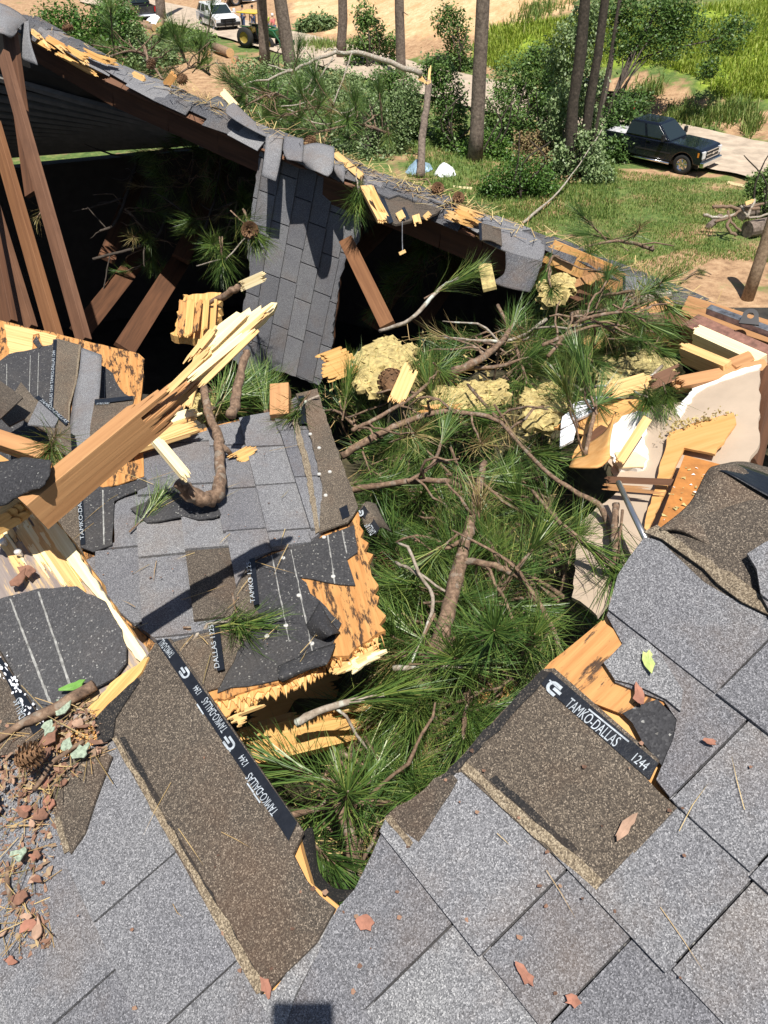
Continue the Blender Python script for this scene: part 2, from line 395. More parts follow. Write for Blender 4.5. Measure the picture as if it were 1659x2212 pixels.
dirts = [[(330, -40), (620, -40), (650, 60), (560, 60), (400, 60)], [(640, 50), (1060, 78), (1010, 125), (800, 130), (660, 90)], [(1250, 165), (1420, 165), (1490, 215), (1570, 250), (1420, 290), (1250, 300)],
         [(1350, 575), (1450, 545), (1560, 545), (1670, 560), (1670, 720), (1500, 660)], [(200, 100), (420, 100), (560, 140), (520, 230), (300, 200)], [(1530, 250), (1690, 235), (1690, 300), (1560, 296)],
         [(1100, 440), (1190, 420), (1220, 470), (1120, 480)], [(1450, 500), (1530, 500), (1500, 540)], [(1340, 365), (1560, 372), (1540, 386), (1350, 388)]]
bank = [(1020, 105), (1060, 62), (1300, 35), (1500, 20), (1690, 5), (1690, 215), (1560, 215), (1500, 165), (1420, 140), (1300, 150), (1060, 150)]
xs = [-130+i*4 for i in range(22)]+[-42+i*.6 for i in range(160)]+[54+i*4 for i in range(20)]
ys = []; yy = 5.0
while yy < 215: ys.append(yy); yy += .4+max(0, yy-45)*.02
V = []; G = []; S = []; T = []
for y in ys:
    for x in xs:
        z = gh(x, y); V.append((x, y, z)); g, s, tt = .55, 0, 0
        px, py, d = pix(Vector((x, y, z)))
        jx = noise.noise(Vector((x*.8, y*.8, 5)))*18; jy = noise.noise(Vector((x*.8, y*.8, 9)))*8
        if inpoly(px+jx, py+jy, sand): s = 1; g = 0
        for D in dirts:
            if inpoly(px+jx, py+jy, D): g = .06
        if inpoly(px+jx, py+jy, bank): tt = 1; g = .8
        if py < 60 and px < 640 and s == 0: g = min(g, .15)
        G.append(g); S.append(s); T.append(tt)
nx = len(xs)
me = mesh('ground', V, [(j*nx+i, j*nx+i+1, (j+1)*nx+i+1, (j+1)*nx+i) for j in range(len(ys)-1) for i in range(nx-1)], True)
for nm, dat in (('grassy', G), ('sandy', S), ('bright', T)):
    a = me.attributes.new(nm, 'FLOAT', 'POINT'); a.data.foreach_set('value', dat)
m, N, L, B = newmat('ground_soil')
def att(n): a = N.new('ShaderNodeAttribute'); a.attribute_name = n; return a.outputs['Fac']
co = coords(N, L, rnd=False)
n1 = node(N, 'ShaderNodeTexNoise', Scale=2.6, Detail=9.0, Roughness=.72); L.new(co, n1.inputs['Vector'])
n2 = node(N, 'ShaderNodeTexNoise', Scale=.45, Detail=6.0, Roughness=.6); L.new(co, n2.inputs['Vector'])
soil = ramp(N, L, n1.outputs[0], [(.3, (.2, .115, .06)), (.5, (.38, .235, .13)), (.7, (.52, .36, .21))])
sandc = ramp(N, L, n1.outputs[0], [(.3, (.43, .27, .13)), (.5, (.6, .42, .23)), (.7, (.72, .54, .33))])
sandc = mix(N, L, ramp(N, L, n2.outputs[0], [(.45, (0, 0, 0)), (.6, (.6,)*3)]), sandc, (.5, .27, .12))
grs = ramp(N, L, n1.outputs[0], [(.3, (.03, .065, .012)), (.5, (.085, .14, .028)), (.7, (.22, .24, .07))])
br = ramp(N, L, n1.outputs[0], [(.3, (.1, .17, .012)), (.55, (.24, .32, .03)), (.75, (.42, .42, .09))])
grs = mix(N, L, att('bright'), grs, br)
c = mix(N, L, att('sandy'), soil, sandc)
ad = N.new('ShaderNodeMath'); ad.operation = 'ADD'; L.new(att('grassy'), ad.inputs[0])
su = N.new('ShaderNodeMath'); su.operation = 'MULTIPLY_ADD'; L.new(n2.outputs[0], su.inputs[0]); su.inputs[1].default_value = 1.6; su.inputs[2].default_value = -.8; L.new(su.outputs[0], ad.inputs[1])
ad2 = N.new('ShaderNodeMath'); ad2.operation = 'MULTIPLY_ADD'; L.new(n1.outputs[0], ad2.inputs[0]); ad2.inputs[1].default_value = .9; L.new(ad.outputs[0], ad2.inputs[2])
c = mix(N, L, ramp(N, L, ad2.outputs[0], [(.75, (0, 0, 0)), (1.0, (1, 1, 1))]), c, grs)
L.new(c, B.inputs['Base Color']); B.inputs['Roughness'].default_value = .95; bump(N, L, n1.outputs[0], B, .8, .12)
kind(put('ground', me, None, m), 'structure')
M_road = plain('packed_road', (.42, .34, .26), .9, nscale=1.3, nvar=.3)
v = []; f = []
def spl(a, k):
    o = []
    for i in range(len(a)-1):
        for j in range(k): o.append(a[i].lerp(a[i+1], j/k))
    return o+[a[-1]]
rw = spl(road_w, 8)
for i, p in enumerate(rw):
    t = (rw[min(i+1, len(rw)-1)]-rw[max(i-1, 0)]).normalized(); s = Vector((-t.y, t.x, 0))
    hw = 3.2+.25*noise.noise(Vector((i*.4, 0, 0)))
    for k in range(5): q = p+s*hw*(k/2-1); v.append((q.x, q.y, GZ+.17+.02*(1-abs(k/2-1))))
    if i: f += [((i-1)*5+k, (i-1)*5+k+1, i*5+k+1, i*5+k) for k in range(4)]
kind(wmesh('road', v, f, M_road, None, True), 'structure')

def blades(name, spots, hmin, hmax, w, mat, per=3):
    b = MB()
    for (x, y) in spots:
        z = gh(x, y)
        for k in range(per):
            h = rng.uniform(hmin, hmax); a = rng.uniform(0, 6.283); l = rng.uniform(.1, .7)*h; c0 = Vector((x+rng.gauss(0, .06), y+rng.gauss(0, .06), z-.01))
            s = Vector((-math.sin(a), math.cos(a), 0))*w*.5; tip = c0+Vector((math.cos(a)*l, math.sin(a)*l, h)); mid = c0.lerp(tip, .55)+Vector((0, 0, h*.12))
            b.add([c0-s, c0+s, mid+s*.8, mid-s*.8, tip], [(0, 1, 2, 3), (3, 2, 4)])
    o = wmesh(name, b.v, b.f, mat); return kind(o, 'stuff')
yard = [(1010, 400), (1200, 385), (1330, 372), (1580, 388), (1640, 420), (1670, 570), (1540, 560), (1440, 610), (1330, 600), (1200, 540), (1080, 470)]
sp = []
while len(sp) < 15000:
    x = rng.uniform(2, 24); y = rng.uniform(20, 47); px, py, d = pix(Vector((x, y, GZ)))
    if inpoly(px, py, yard) and noise.noise(Vector((x*.45, y*.45, 2)))+.9*rng.random() > .32: sp.append((x, y))
o = blades('grass', sp, .05, .15, .022, M_grass); tag(o, 'short patchy green lawn between the house and the parked black pickup', 'grass')
sp = []
while len(sp) < 12000:
    x = rng.uniform(5, 56); y = rng.uniform(46, 98); px, py, d = pix(Vector((x, y, gh(x, y))))
    if inpoly(px, py, bank) and noise.noise(Vector((x*.25, y*.25, 7)))+.6*rng.random() > .05: sp.append((x, y))
o = blades('tall_grass', sp, .2, .55, .06, M_tallgrass); tag(o, 'tall bright yellow green grass on the bank beyond the road', 'grass')
sp = []
for cx, cy, r, n in ((1575, 270, 40, 260), (1500, 268, 50, 260), (1460, 262, 30, 160), (1620, 285, 18, 90), (1385, 232, 40, 150), (1150, 130, 60, 200), (700, 105, 50, 260)):
    for i in range(n):
        p = on(GR, cx+rng.gauss(0, r*.5), cy+rng.gauss(0, 5)); sp.append((p.x, p.y))
o = blades('roadside_grass', sp, .3, .8, .05, M_grass, 4); tag(o, 'clumps of rank green grass along the far road edge', 'grass')
sp = []
for i in range(9000):
    p = on(GR, rng.uniform(880, 1330), rng.uniform(300, 470)); sp.append((p.x, p.y))
o = blades('weeds', sp, .08, .26, .03, M_grass, 2); tag(o, 'rough weeds under the trees beyond the broken ridge', 'weeds')

# ================================================================ house that still stands: ridge, far slope, attic
house = thing('house', 'damaged two storey house with an open attic and broken roof ridge', 'house', (0, 5, GZ))
ridge_px = [(-160, -70, 6.3), (52, 42, 5.8), (140, 92, 5.7), (240, 148, 5.6), (360, 200, 5.45), (470, 248, 5.25), (575, 292, 5.1), (700, 345, 4.95), (800, 382, 4.85), (880, 412, 4.75), (960, 445, 4.65), (1050, 480, 4.5), (1175, 528, 4.35), (1300, 577, 4.15), (1440, 632, 3.95), (1560, 685, 3.8), (1700, 745, 3.65), (1900, 830, 3.5)]
ridge = [W(*p) for p in ridge_px]
eave = []
E = [Vector((-6.6, 7.8, 6.65)), Vector((-3.7, 9.2, 6.65)), Vector((-1.5, 10.1, 6.6)), Vector((.6, 8.8, 6.05)), Vector((2.2, 6.6, 5.6)), Vector((5.2, 4.6, 5.3))]
nR = len(ridge)
for i in range(nR):
    t = i/(nR-1)*(len(E)-1); k = min(int(t), len(E)-2); eave.append(E[k].lerp(E[k+1], t-k))
v = []; f = []; nt = 8
for i in range(nR):
    for j in range(nt): v.append(ridge[i].lerp(eave[i], j/(nt-1)))
f = [(i*nt+j, i*nt+j+1, (i+1)*nt+j+1, (i+1)*nt+j) for i in range(nR-1) for j in range(nt-1)]
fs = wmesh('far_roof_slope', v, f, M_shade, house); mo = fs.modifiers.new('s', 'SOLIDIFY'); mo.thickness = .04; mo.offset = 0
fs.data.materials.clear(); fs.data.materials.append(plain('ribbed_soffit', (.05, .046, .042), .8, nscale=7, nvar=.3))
M_rib = plain('rib_wood', (.17, .155, .14), .8, nscale=8)
for j in range(15):                                    # ribs on its underside
    t = .2+j*.052
    pts = [ridge[i].lerp(eave[i], t)-Vector((0, 0, .06)) for i in range(9)]
    MB().tube(pts, .032, 6).build('rib', M_rib, fs)
wall_pts = [E[0]+Vector((0, 0, -.13)), E[1]+Vector((0, 0, -.13)), E[2]+Vector((-.1, 0, -.1)), E[3]+Vector((0, 0, -.02)), E[4]+Vector((0, 0, -.02)), E[5]+Vector((0, 0, -.02))]
b = MB(); inn = [p+Vector((-.1, -.2, 0)) for p in wall_pts]
for i in range(len(wall_pts)-1):
    a, c2, d2, e2 = wall_pts[i], wall_pts[i+1], inn[i+1], inn[i]
    b.add([a, c2, d2, e2, (a.x, a.y, GZ), (c2.x, c2.y, GZ), (d2.x, d2.y, GZ), (e2.x, e2.y, GZ)], [(0, 1, 2, 3), (0, 4, 5, 1), (3, 2, 6, 7), (4, 7, 6, 5)])
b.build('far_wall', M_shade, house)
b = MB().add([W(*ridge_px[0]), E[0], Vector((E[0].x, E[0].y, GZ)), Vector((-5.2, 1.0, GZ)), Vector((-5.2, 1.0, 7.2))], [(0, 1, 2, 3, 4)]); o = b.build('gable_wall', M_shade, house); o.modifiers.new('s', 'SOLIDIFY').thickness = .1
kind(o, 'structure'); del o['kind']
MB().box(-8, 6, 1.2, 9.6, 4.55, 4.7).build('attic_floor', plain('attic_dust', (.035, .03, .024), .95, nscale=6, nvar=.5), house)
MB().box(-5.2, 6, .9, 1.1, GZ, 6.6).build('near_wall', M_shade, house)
# ridge board in two runs, dark and rough
for a, b2, mt in ((1, 6, M_darkwood), (7, 12, M_darkwood), (12, 15, M_stud)):
    for i in range(a, b2): board('ridge_board', ridge[i]-Vector((0, 0, .13)), ridge[i+1]-Vector((0, 0, .13)), .04, .22, mt, house)
# strip of the near slope left along the ridge: short torn cap pieces
dn = Vector((-.42, -.62, -.30)).normalized()
r2 = random.Random(5)
for i in range(1, nR-2):
    a, b2 = ridge[i], ridge[i+1]; L2 = (b2-a).length; k = max(2, int(L2/.2))
    for j in range(k):
        p = a.lerp(b2, j/k); q = a.lerp(b2, (j+1.25)/k); w = r2.uniform(.07, .17) if i < 12 else r2.uniform(.04, .08)
        up = Vector((0, 0, r2.uniform(.0, .022)+.012)); fw = Vector((.5, .7, -.2)).normalized()*.12
        rows = [[p+fw+up, q+fw+up], [p+up, q+up], [p+dn*w*.5+up*1.2+Vector((0, 0, r2.uniform(-.01, .01))), q+dn*w*.5+up], [p+dn*w*r2.uniform(.8, 1.15)+up, q+dn*w*r2.uniform(.8, 1.15)+up*.6]]
        vv = [x for row in rows for x in row]
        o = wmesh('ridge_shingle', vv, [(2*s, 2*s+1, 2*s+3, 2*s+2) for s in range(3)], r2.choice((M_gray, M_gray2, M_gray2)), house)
        mm = o.modifiers.new('s', 'SOLIDIFY'); mm.thickness = .006; mm.offset = 0
    if i < 12:
        board('sheathing_edge', a+dn*.05-Vector((0, 0, .012)), b2+dn*.05-Vector((0, 0, .012)), .13, .014, M_split if i in (1, 2, 11) else M_old, house, up=(-.2, -.3, 1), tear0=.1, tear1=.12, k=9)
# splintered orange sheathing under the cap, upper left
for i in range(9):
    x = 62+i*16+rng.uniform(-4, 4); y = 58+i*7.6+rng.uniform(-3, 6)
    boardpx('splinter', (x, y, 5.55), (x+rng.uniform(30, 70), y+rng.uniform(18, 40), 5.5), rng.uniform(.02, .05), .01, rng.choice((M_split, M_fresh, M_ply2)), house, tear0=.05, tear1=.09, k=4)
for (x, y, x1, y1) in ((960, 462, 1030, 486), (970, 452, 1040, 476), (955, 455, 1000, 480), (985, 448, 1045, 468), (1000, 470, 1050, 488), (800, 405, 835, 480)):
    boardpx('splinter', (x, y, 4.5), (x1, y1, 4.42), rng.uniform(.03, .05), .012, rng.choice((M_fresh, M_split)), house, tear0=.06, tear1=.1, k=5)
for (x, y, x1, y1) in ((285, 158, 315, 172), (540, 270, 575, 290), (520, 262, 570, 284)):
    boardpx('splinter', (x, y, 5.2), (x1, y1, 5.15), .035, .012, M_fresh, house, tear0=.03, tear1=.05, k=4)
# leaning studs at the left and rafters inside the attic
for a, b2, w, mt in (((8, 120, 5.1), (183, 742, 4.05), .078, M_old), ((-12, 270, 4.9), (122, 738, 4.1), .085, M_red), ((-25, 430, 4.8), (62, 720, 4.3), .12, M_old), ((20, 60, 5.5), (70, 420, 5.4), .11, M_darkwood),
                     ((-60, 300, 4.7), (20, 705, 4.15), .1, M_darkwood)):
    boardpx('stud', a, b2, w, .038, mt, house, up=(CAM-W(*a)).normalized()+Vector((-.9, 0, .25)))
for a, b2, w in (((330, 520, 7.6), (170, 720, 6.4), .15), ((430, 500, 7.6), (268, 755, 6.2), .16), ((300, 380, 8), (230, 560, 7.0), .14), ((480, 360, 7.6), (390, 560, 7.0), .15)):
    boardpx('rafter', a, b2, w, .04, M_darkwood, house)  # dark wood stands in for attic shade, since sun reaches these rafters
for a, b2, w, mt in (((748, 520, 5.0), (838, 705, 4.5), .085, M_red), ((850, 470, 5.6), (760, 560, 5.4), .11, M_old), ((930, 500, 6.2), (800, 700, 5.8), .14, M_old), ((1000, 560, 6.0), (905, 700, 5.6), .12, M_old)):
    boardpx('rafter', a, b2, w, .04, mt, house)

# ================================================================ near roof slope (foreground)
PF0 = W(1300, 2100, .9); sA = R(22.6); UPS = Vector((.72, .69)).normalized()
PF = (PF0, Vector((-math.sin(sA)*UPS.x, -math.sin(sA)*UPS.y, math.cos(sA))))
near = thing('roof_section', 'broken grey shingled roof slope nearest the camera, split by a hole', 'roof', on(PF, 800, 2250))
deck_px = [(-220, 1045), (40, 1075), (95, 1092), (150, 1160), (240, 1300), (322, 1425), (312, 1455), (350, 1400), (640, 1800), (668, 1905), (735, 1960), (770, 1925), (835, 1800), (960, 1690), (1172, 1455), (1300, 1345), (1330, 1255), (1385, 1185), (1480, 1140), (1600, 1110), (1900, 1100), (3000, 1300), (3000, 3200), (-1300, 3200), (-1300, 1150)]
panel('roof_deck', PF, deck_px, M_ply2, near, ex=((1287, 1934), (1549, 2212)), thick=.014, lift=-.006, tear=.004, step=.03, edges=range(0, 20))
EXR = ((1287, 1934), (1549.5, 2212)); UPR = (1459, 1700)
Mr = frame(PF, *EXR, UPR)
def vof(M, pl, p): return (M.inverted() @ on(pl, *p)).y
eR = (vof(Mr, PF, (1500, 1786)) - vof(Mr, PF, (1000, 2014)))/2
print('FG right exposure', eR, vof(Mr, PF, (1500, 1786)), vof(Mr, PF, (1000, 2014)))
right_px = [(600, 2260), (735, 1965), (770, 1925), (838, 1775), (985, 1660), (1290, 1928), (1460, 1745), (1418, 1690), (1455, 1600), (1462, 1560), (1435, 1520), (1330, 1480), (1308, 1435), (1345, 1395), (1312, 1335), (1335, 1250), (1392, 1165), (1425, 1172), (1520, 1262), (1640, 1330), (1900, 1500), (3000, 2200), (3000, 3200), (380, 3200)]
jr = {-1: [(1199, 1909), (1354, 2039)], -2: [(979, 1999)], 0: [(1579, 1954)], 1: [(1480, 1700), (1640, 1870)], 2: [(1560, 1490)]}
panel('underlay', PF, right_px, M_felt, near, ex=EXR, thick=.003, lift=.0015)
lay(near, PF, right_px, *EXR, UPR, eR, [M_gray], wr=(.2, .34), joints=jr, seed=4, hi=.0075, tear=.003)
EXL = ((250, 1600), (570, 2150)); UPL = (640, 1790)
Ml = frame(PF, *EXL, UPL)
left_px = [(-1300, 1500), (-60, 1560), (150, 1640), (250, 1590), (572, 2152), (600, 2140), (735, 1965), (600, 2260), (380, 3200), (-1300, 3200)]
eL = abs(vof(Ml, PF, (150, 1830)))
print('FG left exposure', eL)
panel('underlay', PF, left_px, M_felt, near, ex=EXL, thick=.003, lift=.0012)
lay(near, PF, left_px, *EXL, UPL, .135, [M_gray], wr=(.22, .36), joints={-1: [(370, 1856), (470, 2119)], -2: [(245, 2104)]}, seed=9, lift=.003, tear=.003)
# unfaded shingles where the tabs above tore away
bl = panel('shingle', PF, [(232, 1515), (300, 1470), (345, 1392), (376, 1386), (662, 1800), (640, 1850), (668, 1905), (730, 1965), (690, 2040), (590, 2140), (562, 2150), (250, 1600)], M_brown, near, ex=EXL, thick=.006, lift=.012, tear=.003, step=.02, edges=[4, 5, 6, 7, 8])
bl['label'] = 'long brown unfaded shingle with printed black strip beside the hole'
def film(pl, a, b, c, d, lift, parent):
    return panel('film_strip', pl, [a, b, c, d], M_film, parent, ex=(a, b), thick=.0012, lift=lift)
film(PF, (345, 1392), (371, 1388), (650, 1783), (632, 1822), .0142, bl)
panel('sealant_strip', PF, [(252, 1602), (262, 1600), (586, 2138), (566, 2150)], M_seal, bl, thick=.0015, lift=.0145, tear=.003, step=.015)
panel('mastic_strip', PF, [(268, 1600), (280, 1598), (358, 1735), (350, 1744)], M_mastic, bl, thick=.0015, lift=.0135, tear=.002, step=.02)
panel('mastic_strip', PF, [(366, 1778), (378, 1780), (575, 2122), (562, 2126)], M_mastic, bl, thick=.0015, lift=.0135, tear=.002, step=.02)
bd = panel('shingle', PF, [(210, 1558), (225, 1510), (300, 1462), (312, 1480), (260, 1560), (255, 1600), (225, 1620)], M_mastic, near, thick=.003, lift=.0155, tear=.003, step=.02)
sg = panel('shingle', PF, [(225, 1620), (252, 1640), (215, 1740), (195, 1805), (165, 1850), (130, 1770), (110, 1700), (180, 1630)], M_brown, near, ex=EXL, thick=.004, lift=.014, tear=.002)
panel('sealant_strip', PF, [(128, 1775), (142, 1770), (164, 1842), (152, 1850)], M_seal, sg, thick=.0015, lift=.0155, tear=.002, step=.01)
br_ = panel('shingle', PF, [(958, 1682), (1175, 1452), (1200, 1450), (1425, 1648), (1400, 1690), (1462, 1750), (1290, 1935), (1000, 1672)], M_brown, near, ex=EXR, thick=.006, lift=.01, tear=.002, step=.02, edges=[0, 4])
br_['label'] = 'brown unfaded shingle square with printed black strip, right of the hole'
film(PF, (1168, 1482), (1192, 1458), (1422, 1655), (1404, 1692), .0118, br_)
panel('sealant_strip', PF, [(1000, 1668), (1010, 1652), (1303, 1905), (1288, 1932)], M_seal, br_, thick=.0015, lift=.0118, tear=.003, step=.015)
panel('mastic_strip', PF, [(1060, 1690), (1075, 1680), (1250, 1840), (1232, 1848)], M_mastic, br_, thick=.0015, lift=.0112, tear=.003, step=.015)
panel('shingle_edge', PF, [(955, 1690), (1172, 1456), (1190, 1460), (1160, 1500), (985, 1680)], M_mastic, near, thick=.002, lift=.013, tear=.003, step=.02)
b3 = panel('shingle', PF, [(836, 1772), (975, 1672), (992, 1690), (905, 1832), (892, 1836)], M_brown, near, ex=EXR, thick=.006, lift=.0125, tear=.003, step=.02)
panel('sealant_strip', PF, [(838, 1774), (850, 1766), (898, 1826), (890, 1838)], M_seal, b3, thick=.0015, lift=.0145, tear=.002, step=.01)
# bare plywood and torn felt, right
panel('bare_sheathing', PF, [(1172, 1452), (1300, 1343), (1365, 1390), (1345, 1420), (1440, 1520), (1400, 1560), (1345, 1545), (1280, 1520), (1200, 1450)], M_ply, near, ex=((1200, 1440), (1300, 1343)), thick=.004, lift=.004, tear=.003, step=.02)
panel('torn_felt', PF, [(1345, 1545), (1375, 1530), (1420, 1515), (1465, 1560), (1455, 1650), (1432, 1660), (1390, 1610)], M_felt, near, thick=.003, lift=.007, tear=.004, step=.02)
panel('shingle', PF, [(1305, 1440), (1365, 1385), (1400, 1395), (1462, 1480), (1475, 1500), (1470, 1545), (1440, 1520), (1400, 1500), (1330, 1478)], M_gray, near, ex=EXR, thick=.006, lift=.014, tear=.004, step=.02)
# curled brown shingle at the right edge
panel('shingle', PF, [(1396, 1168), (1480, 1128), (1620, 1085), (1900, 1085), (3000, 1290), (3000, 2250), (1900, 1520), (1640, 1345), (1520, 1270)], M_brown, near, ex=EXR, thick=.005, lift=.006)
cs = patch('curled_shingle', [[(1425, 1145, 1.17), (1475, 1148, 1.16), (1560, 1200, 1.14), (1650, 1275, 1.11), (1760, 1370, 1.06)],
       [(1490, 1090, 1.21), (1530, 1100, 1.19), (1600, 1150, 1.165), (1690, 1210, 1.14), (1800, 1290, 1.09)],
       [(1530, 1020, 1.235), (1560, 1022, 1.21), (1625, 1060, 1.19), (1710, 1110, 1.16), (1810, 1180, 1.11)],
       [(1548, 1012, 1.255), (1585, 1003, 1.25), (1640, 1020, 1.235), (1715, 1050, 1.21), (1810, 1100, 1.16)],
       [(1552, 1020, 1.29), (1598, 1001, 1.3), (1645, 1010, 1.29), (1720, 1030, 1.27), (1810, 1080, 1.22)]], M_brown, near, 6, .006)
patch('film_strip', [[(1536, 1020, 1.226), (1565, 1020, 1.203), (1630, 1056, 1.18), (1712, 1104, 1.15), (1810, 1172, 1.1)],
       [(1546, 1010, 1.246), (1585, 1002, 1.24), (1640, 1018, 1.225), (1715, 1047, 1.2), (1810, 1097, 1.15)]], M_film, cs, 5, .001)
panel('sealant_strip', PF, [(1390, 1160), (1420, 1145), (1640, 1296), (1690, 1350), (1600, 1310), (1500, 1225), (1430, 1175)], M_seal, near, thick=.003, lift=.014, tear=.004, step=.02)
lay(near, PF, [(1612, 1215), (1650, 1190), (1720, 1165), (1900, 1180), (3000, 1380), (3000, 2220), (1900, 1480), (1665, 1345), (1640, 1300), (1632, 1250)], *EXR, UPR, eR, [M_gray], wr=(.2, .34), seed=14, lift=.018, tear=.004)
# left: split sheathing, felt with chalk lines, scuffed strip
panel('split_sheathing', PF, [(-1000, 1120), (-200, 1080), (0, 1085), (60, 1075), (100, 1098), (150, 1165), (240, 1305), (328, 1420), (318, 1440), (290, 1470), (215, 1560), (60, 1600), (-200, 1600), (-1000, 1560)], M_weath, near, ex=((130, 1130), (330, 1430)), thick=.008, lift=.006, tear=.006, step=.02, edges=range(0, 10))
for i in range(46):                                   # raised splinters of the torn top ply
    x = rng.uniform(-40, 130); y = rng.uniform(1085, 1150)+max(0, x)*.25
    boardpx_len = rng.uniform(60, 190); dx, dy = 200/360.6, 300/360.6
    if x+dx*boardpx_len > 150+(y+dy*boardpx_len-1165)*.62: continue
    p, q = on(PF, x, y, .009), on(PF, x+dx*boardpx_len, y+dy*boardpx_len, .008)
    board('splinter', p, q, rng.uniform(.005, .013), .004, rng.choice((M_pale, M_fresh, M_fresh, M_split)), near, up=PF[1], tear0=.04, tear1=.05, k=3)
panel('split_edge', PF, [(92, 1095), (150, 1160), (240, 1300), (326, 1424), (314, 1438), (285, 1405), (262, 1350), (195, 1270), (130, 1190), (80, 1110)], M_pale, near, ex=((130, 1130), (330, 1430)), thick=.006, lift=.015, tear=.002, step=.012)
panel('split_edge', PF, [(318, 1436), (332, 1428), (322, 1450), (300, 1480), (245, 1530), (215, 1562), (200, 1540), (262, 1475)], M_split, near, ex=((300, 1460), (220, 1550)), thick=.004, lift=.016, tear=.004, step=.01)
tf = panel('torn_felt', PF, [(-900, 1290), (-160, 1300), (0, 1310), (50, 1295), (100, 1282), (180, 1278), (240, 1310), (275, 1370), (285, 1440), (260, 1475), (220, 1495), (170, 1525), (110, 1560), (-160, 1600), (-900, 1580)], M_felt2, near, thick=.004, lift=.019, tear=.004, step=.02, edges=range(0, 10))
for a, b2 in (((35, 1305), (122, 1530)), ((96, 1290), (170, 1510))):
    panel('chalk_line', PF, [a, (a[0]+4, a[1]), (b2[0]+6, b2[1]), b2], M_chalk, tf, thick=.0008, lift=.0202, tear=.0008, step=.01)
ls = panel('shingle', PF, [(-900, 1240), (-160, 1300), (-10, 1385), (20, 1420), (60, 1490), (128, 1590), (60, 1640), (-160, 1660), (-900, 1640)], M_brown, near, ex=EXL, thick=.006, lift=.026)
film(PF, (-60, 1290), (-10, 1382), (122, 1585), (95, 1600), .0275, ls)
for i in range(150):
    t = rng.uniform(.05, .92); s = rng.gauss(.45, .25); x = -20+t*140+(s-.5)*40; y = 1390+t*200+(.5-s)*8
    if i % 2: continue
    p = on(PF, x, y); M = frame(PF, (x, y), (x+20, y+30)); M.translation = p+PF[1]*.0278
    a = rng.uniform(.001, .006); bq = rng.uniform(.0005, .0025)
    put('scuff_mark', mesh('scuff', [(a*math.cos(g)*rng.uniform(.7, 1.3), bq*math.sin(g)*rng.uniform(.7, 1.3), 0) for g in (0, 1, 2, 3, 4, 5)], [(0, 1, 2, 3, 4, 5)]), ls, M_scuff, M)
# curled torn corner at the crack's end
patch('curled_corner', [[(655, 1800, 1.105), (672, 1790, 1.13), (680, 1850, 1.13)], [(648, 1850, 1.08), (672, 1850, 1.1), (688, 1890, 1.12)], [(655, 1900, 1.06), (690, 1915, 1.09), (722, 1922, 1.11)], [(690, 1942, 1.045), (735, 1945, 1.07), (772, 1925, 1.09)]], M_mastic, near, 5, .005)
for (x, y) in ((22, 1183), (55, 1206), (17, 1475)):
    M = frame(PF, (x, y), (x+5, y)); M.translation = on(PF, x, y, .022)
    put('nail_head', MB().lathe([(0, .006), (.006, .004), (.007, 0), (.003, -.012)], 10).build('nail_head', M_nail, near, M).data, near, M_nail, M) if 0 else MB().lathe([(0, .006), (.006, .004), (.007, 0), (.003, -.012)], 10).build('nail_head', M_nail, near, M)

# printed lettering
def lettering(text, pl, a, b, h, lift, parent, mirror=False, logo=None):
    """text run along a-b in the photograph, standing h metres tall"""
    cu = bpy.data.curves.new('t', 'FONT'); cu.body = text; cu.size = 1; to = bpy.data.objects.new('t', cu); C.objects.link(to)
    bpy.context.view_layer.update(); me = bpy.data.meshes.new_from_object(to); bpy.data.objects.remove(to)
    M = frame(pl, a, b); Ln = (on(pl, *b)-on(pl, *a)).length
    X = max(v.co.x for v in me.vertices); Y = max(v.co.y for v in me.vertices)
    for v in me.vertices: v.co = Vector((v.co.x/X*Ln, v.co.y/Y*h, lift))
    me.name = 'lettering'; return put('lettering', me, parent, M_white, M)
def emblem(pl, a, b, h, lift, parent):
    M = frame(pl, a, b); Ln = (on(pl, *b)-on(pl, *a)).length; bb = MB(); t = h*.24; r = h/2
    arc = [(r+r*math.cos(g), r+r*math.sin(g)) for g in [math.pi/2+i*math.pi/8 for i in range(9)]]
    inn_ = [(r+(r-t)*math.cos(g), r+(r-t)*math.sin(g)) for g in [math.pi/2+i*math.pi/8 for i in range(9)]]
    out = [(Ln*.8, h)]+arc+[(Ln*.8, 0), (Ln*.8, t)]+inn_[::-1]+[(Ln*.8, h-t)]
    bb.prism(out, lift, lift+.0003); bb.prism([(Ln*.45, h*.38), (Ln, h*.38), (Ln, h*.62), (Ln*.45, h*.62)], lift, lift+.0003)
    return bb.build('emblem', M_white, parent, M)
def dash(pl, a, b, w, lift, parent):
    M = frame(pl, a, b); Ln = (on(pl, *b)-on(pl, *a)).length
    MB().prism([(0, 0), (Ln, 0), (Ln, w), (0, w)], lift, lift+.0003).build('printed_dash', M_white, parent, M)
lf = .0146
lettering('TAMKO-DALLAS', PF, (611, 1758), (552, 1675), .0115, lf, bl); lettering('1244', PF, (548, 1657), (535, 1636), .0095, lf, bl)
emblem(PF, (521, 1618), (503, 1592), .014, lf, bl); lettering('TAMKO-DALLAS', PF, (502, 1581), (457, 1513), .0115, lf, bl)
lettering('1244', PF, (447, 1503), (436, 1487), .0095, lf, bl); emblem(PF, (423, 1465), (409, 1444), .014, lf, bl); lettering('TAMKO-DALL', PF, (388, 1420), (362, 1388), .011, lf, bl)
for a, b2 in (((556, 1722), (570, 1742)), ((542, 1700), (556, 1720)), ((492, 1612), (506, 1632)), ((434, 1530), (448, 1552)), ((396, 1459), (405, 1473))): dash(PF, a, b2, .002, lf, bl)
lf = .0122
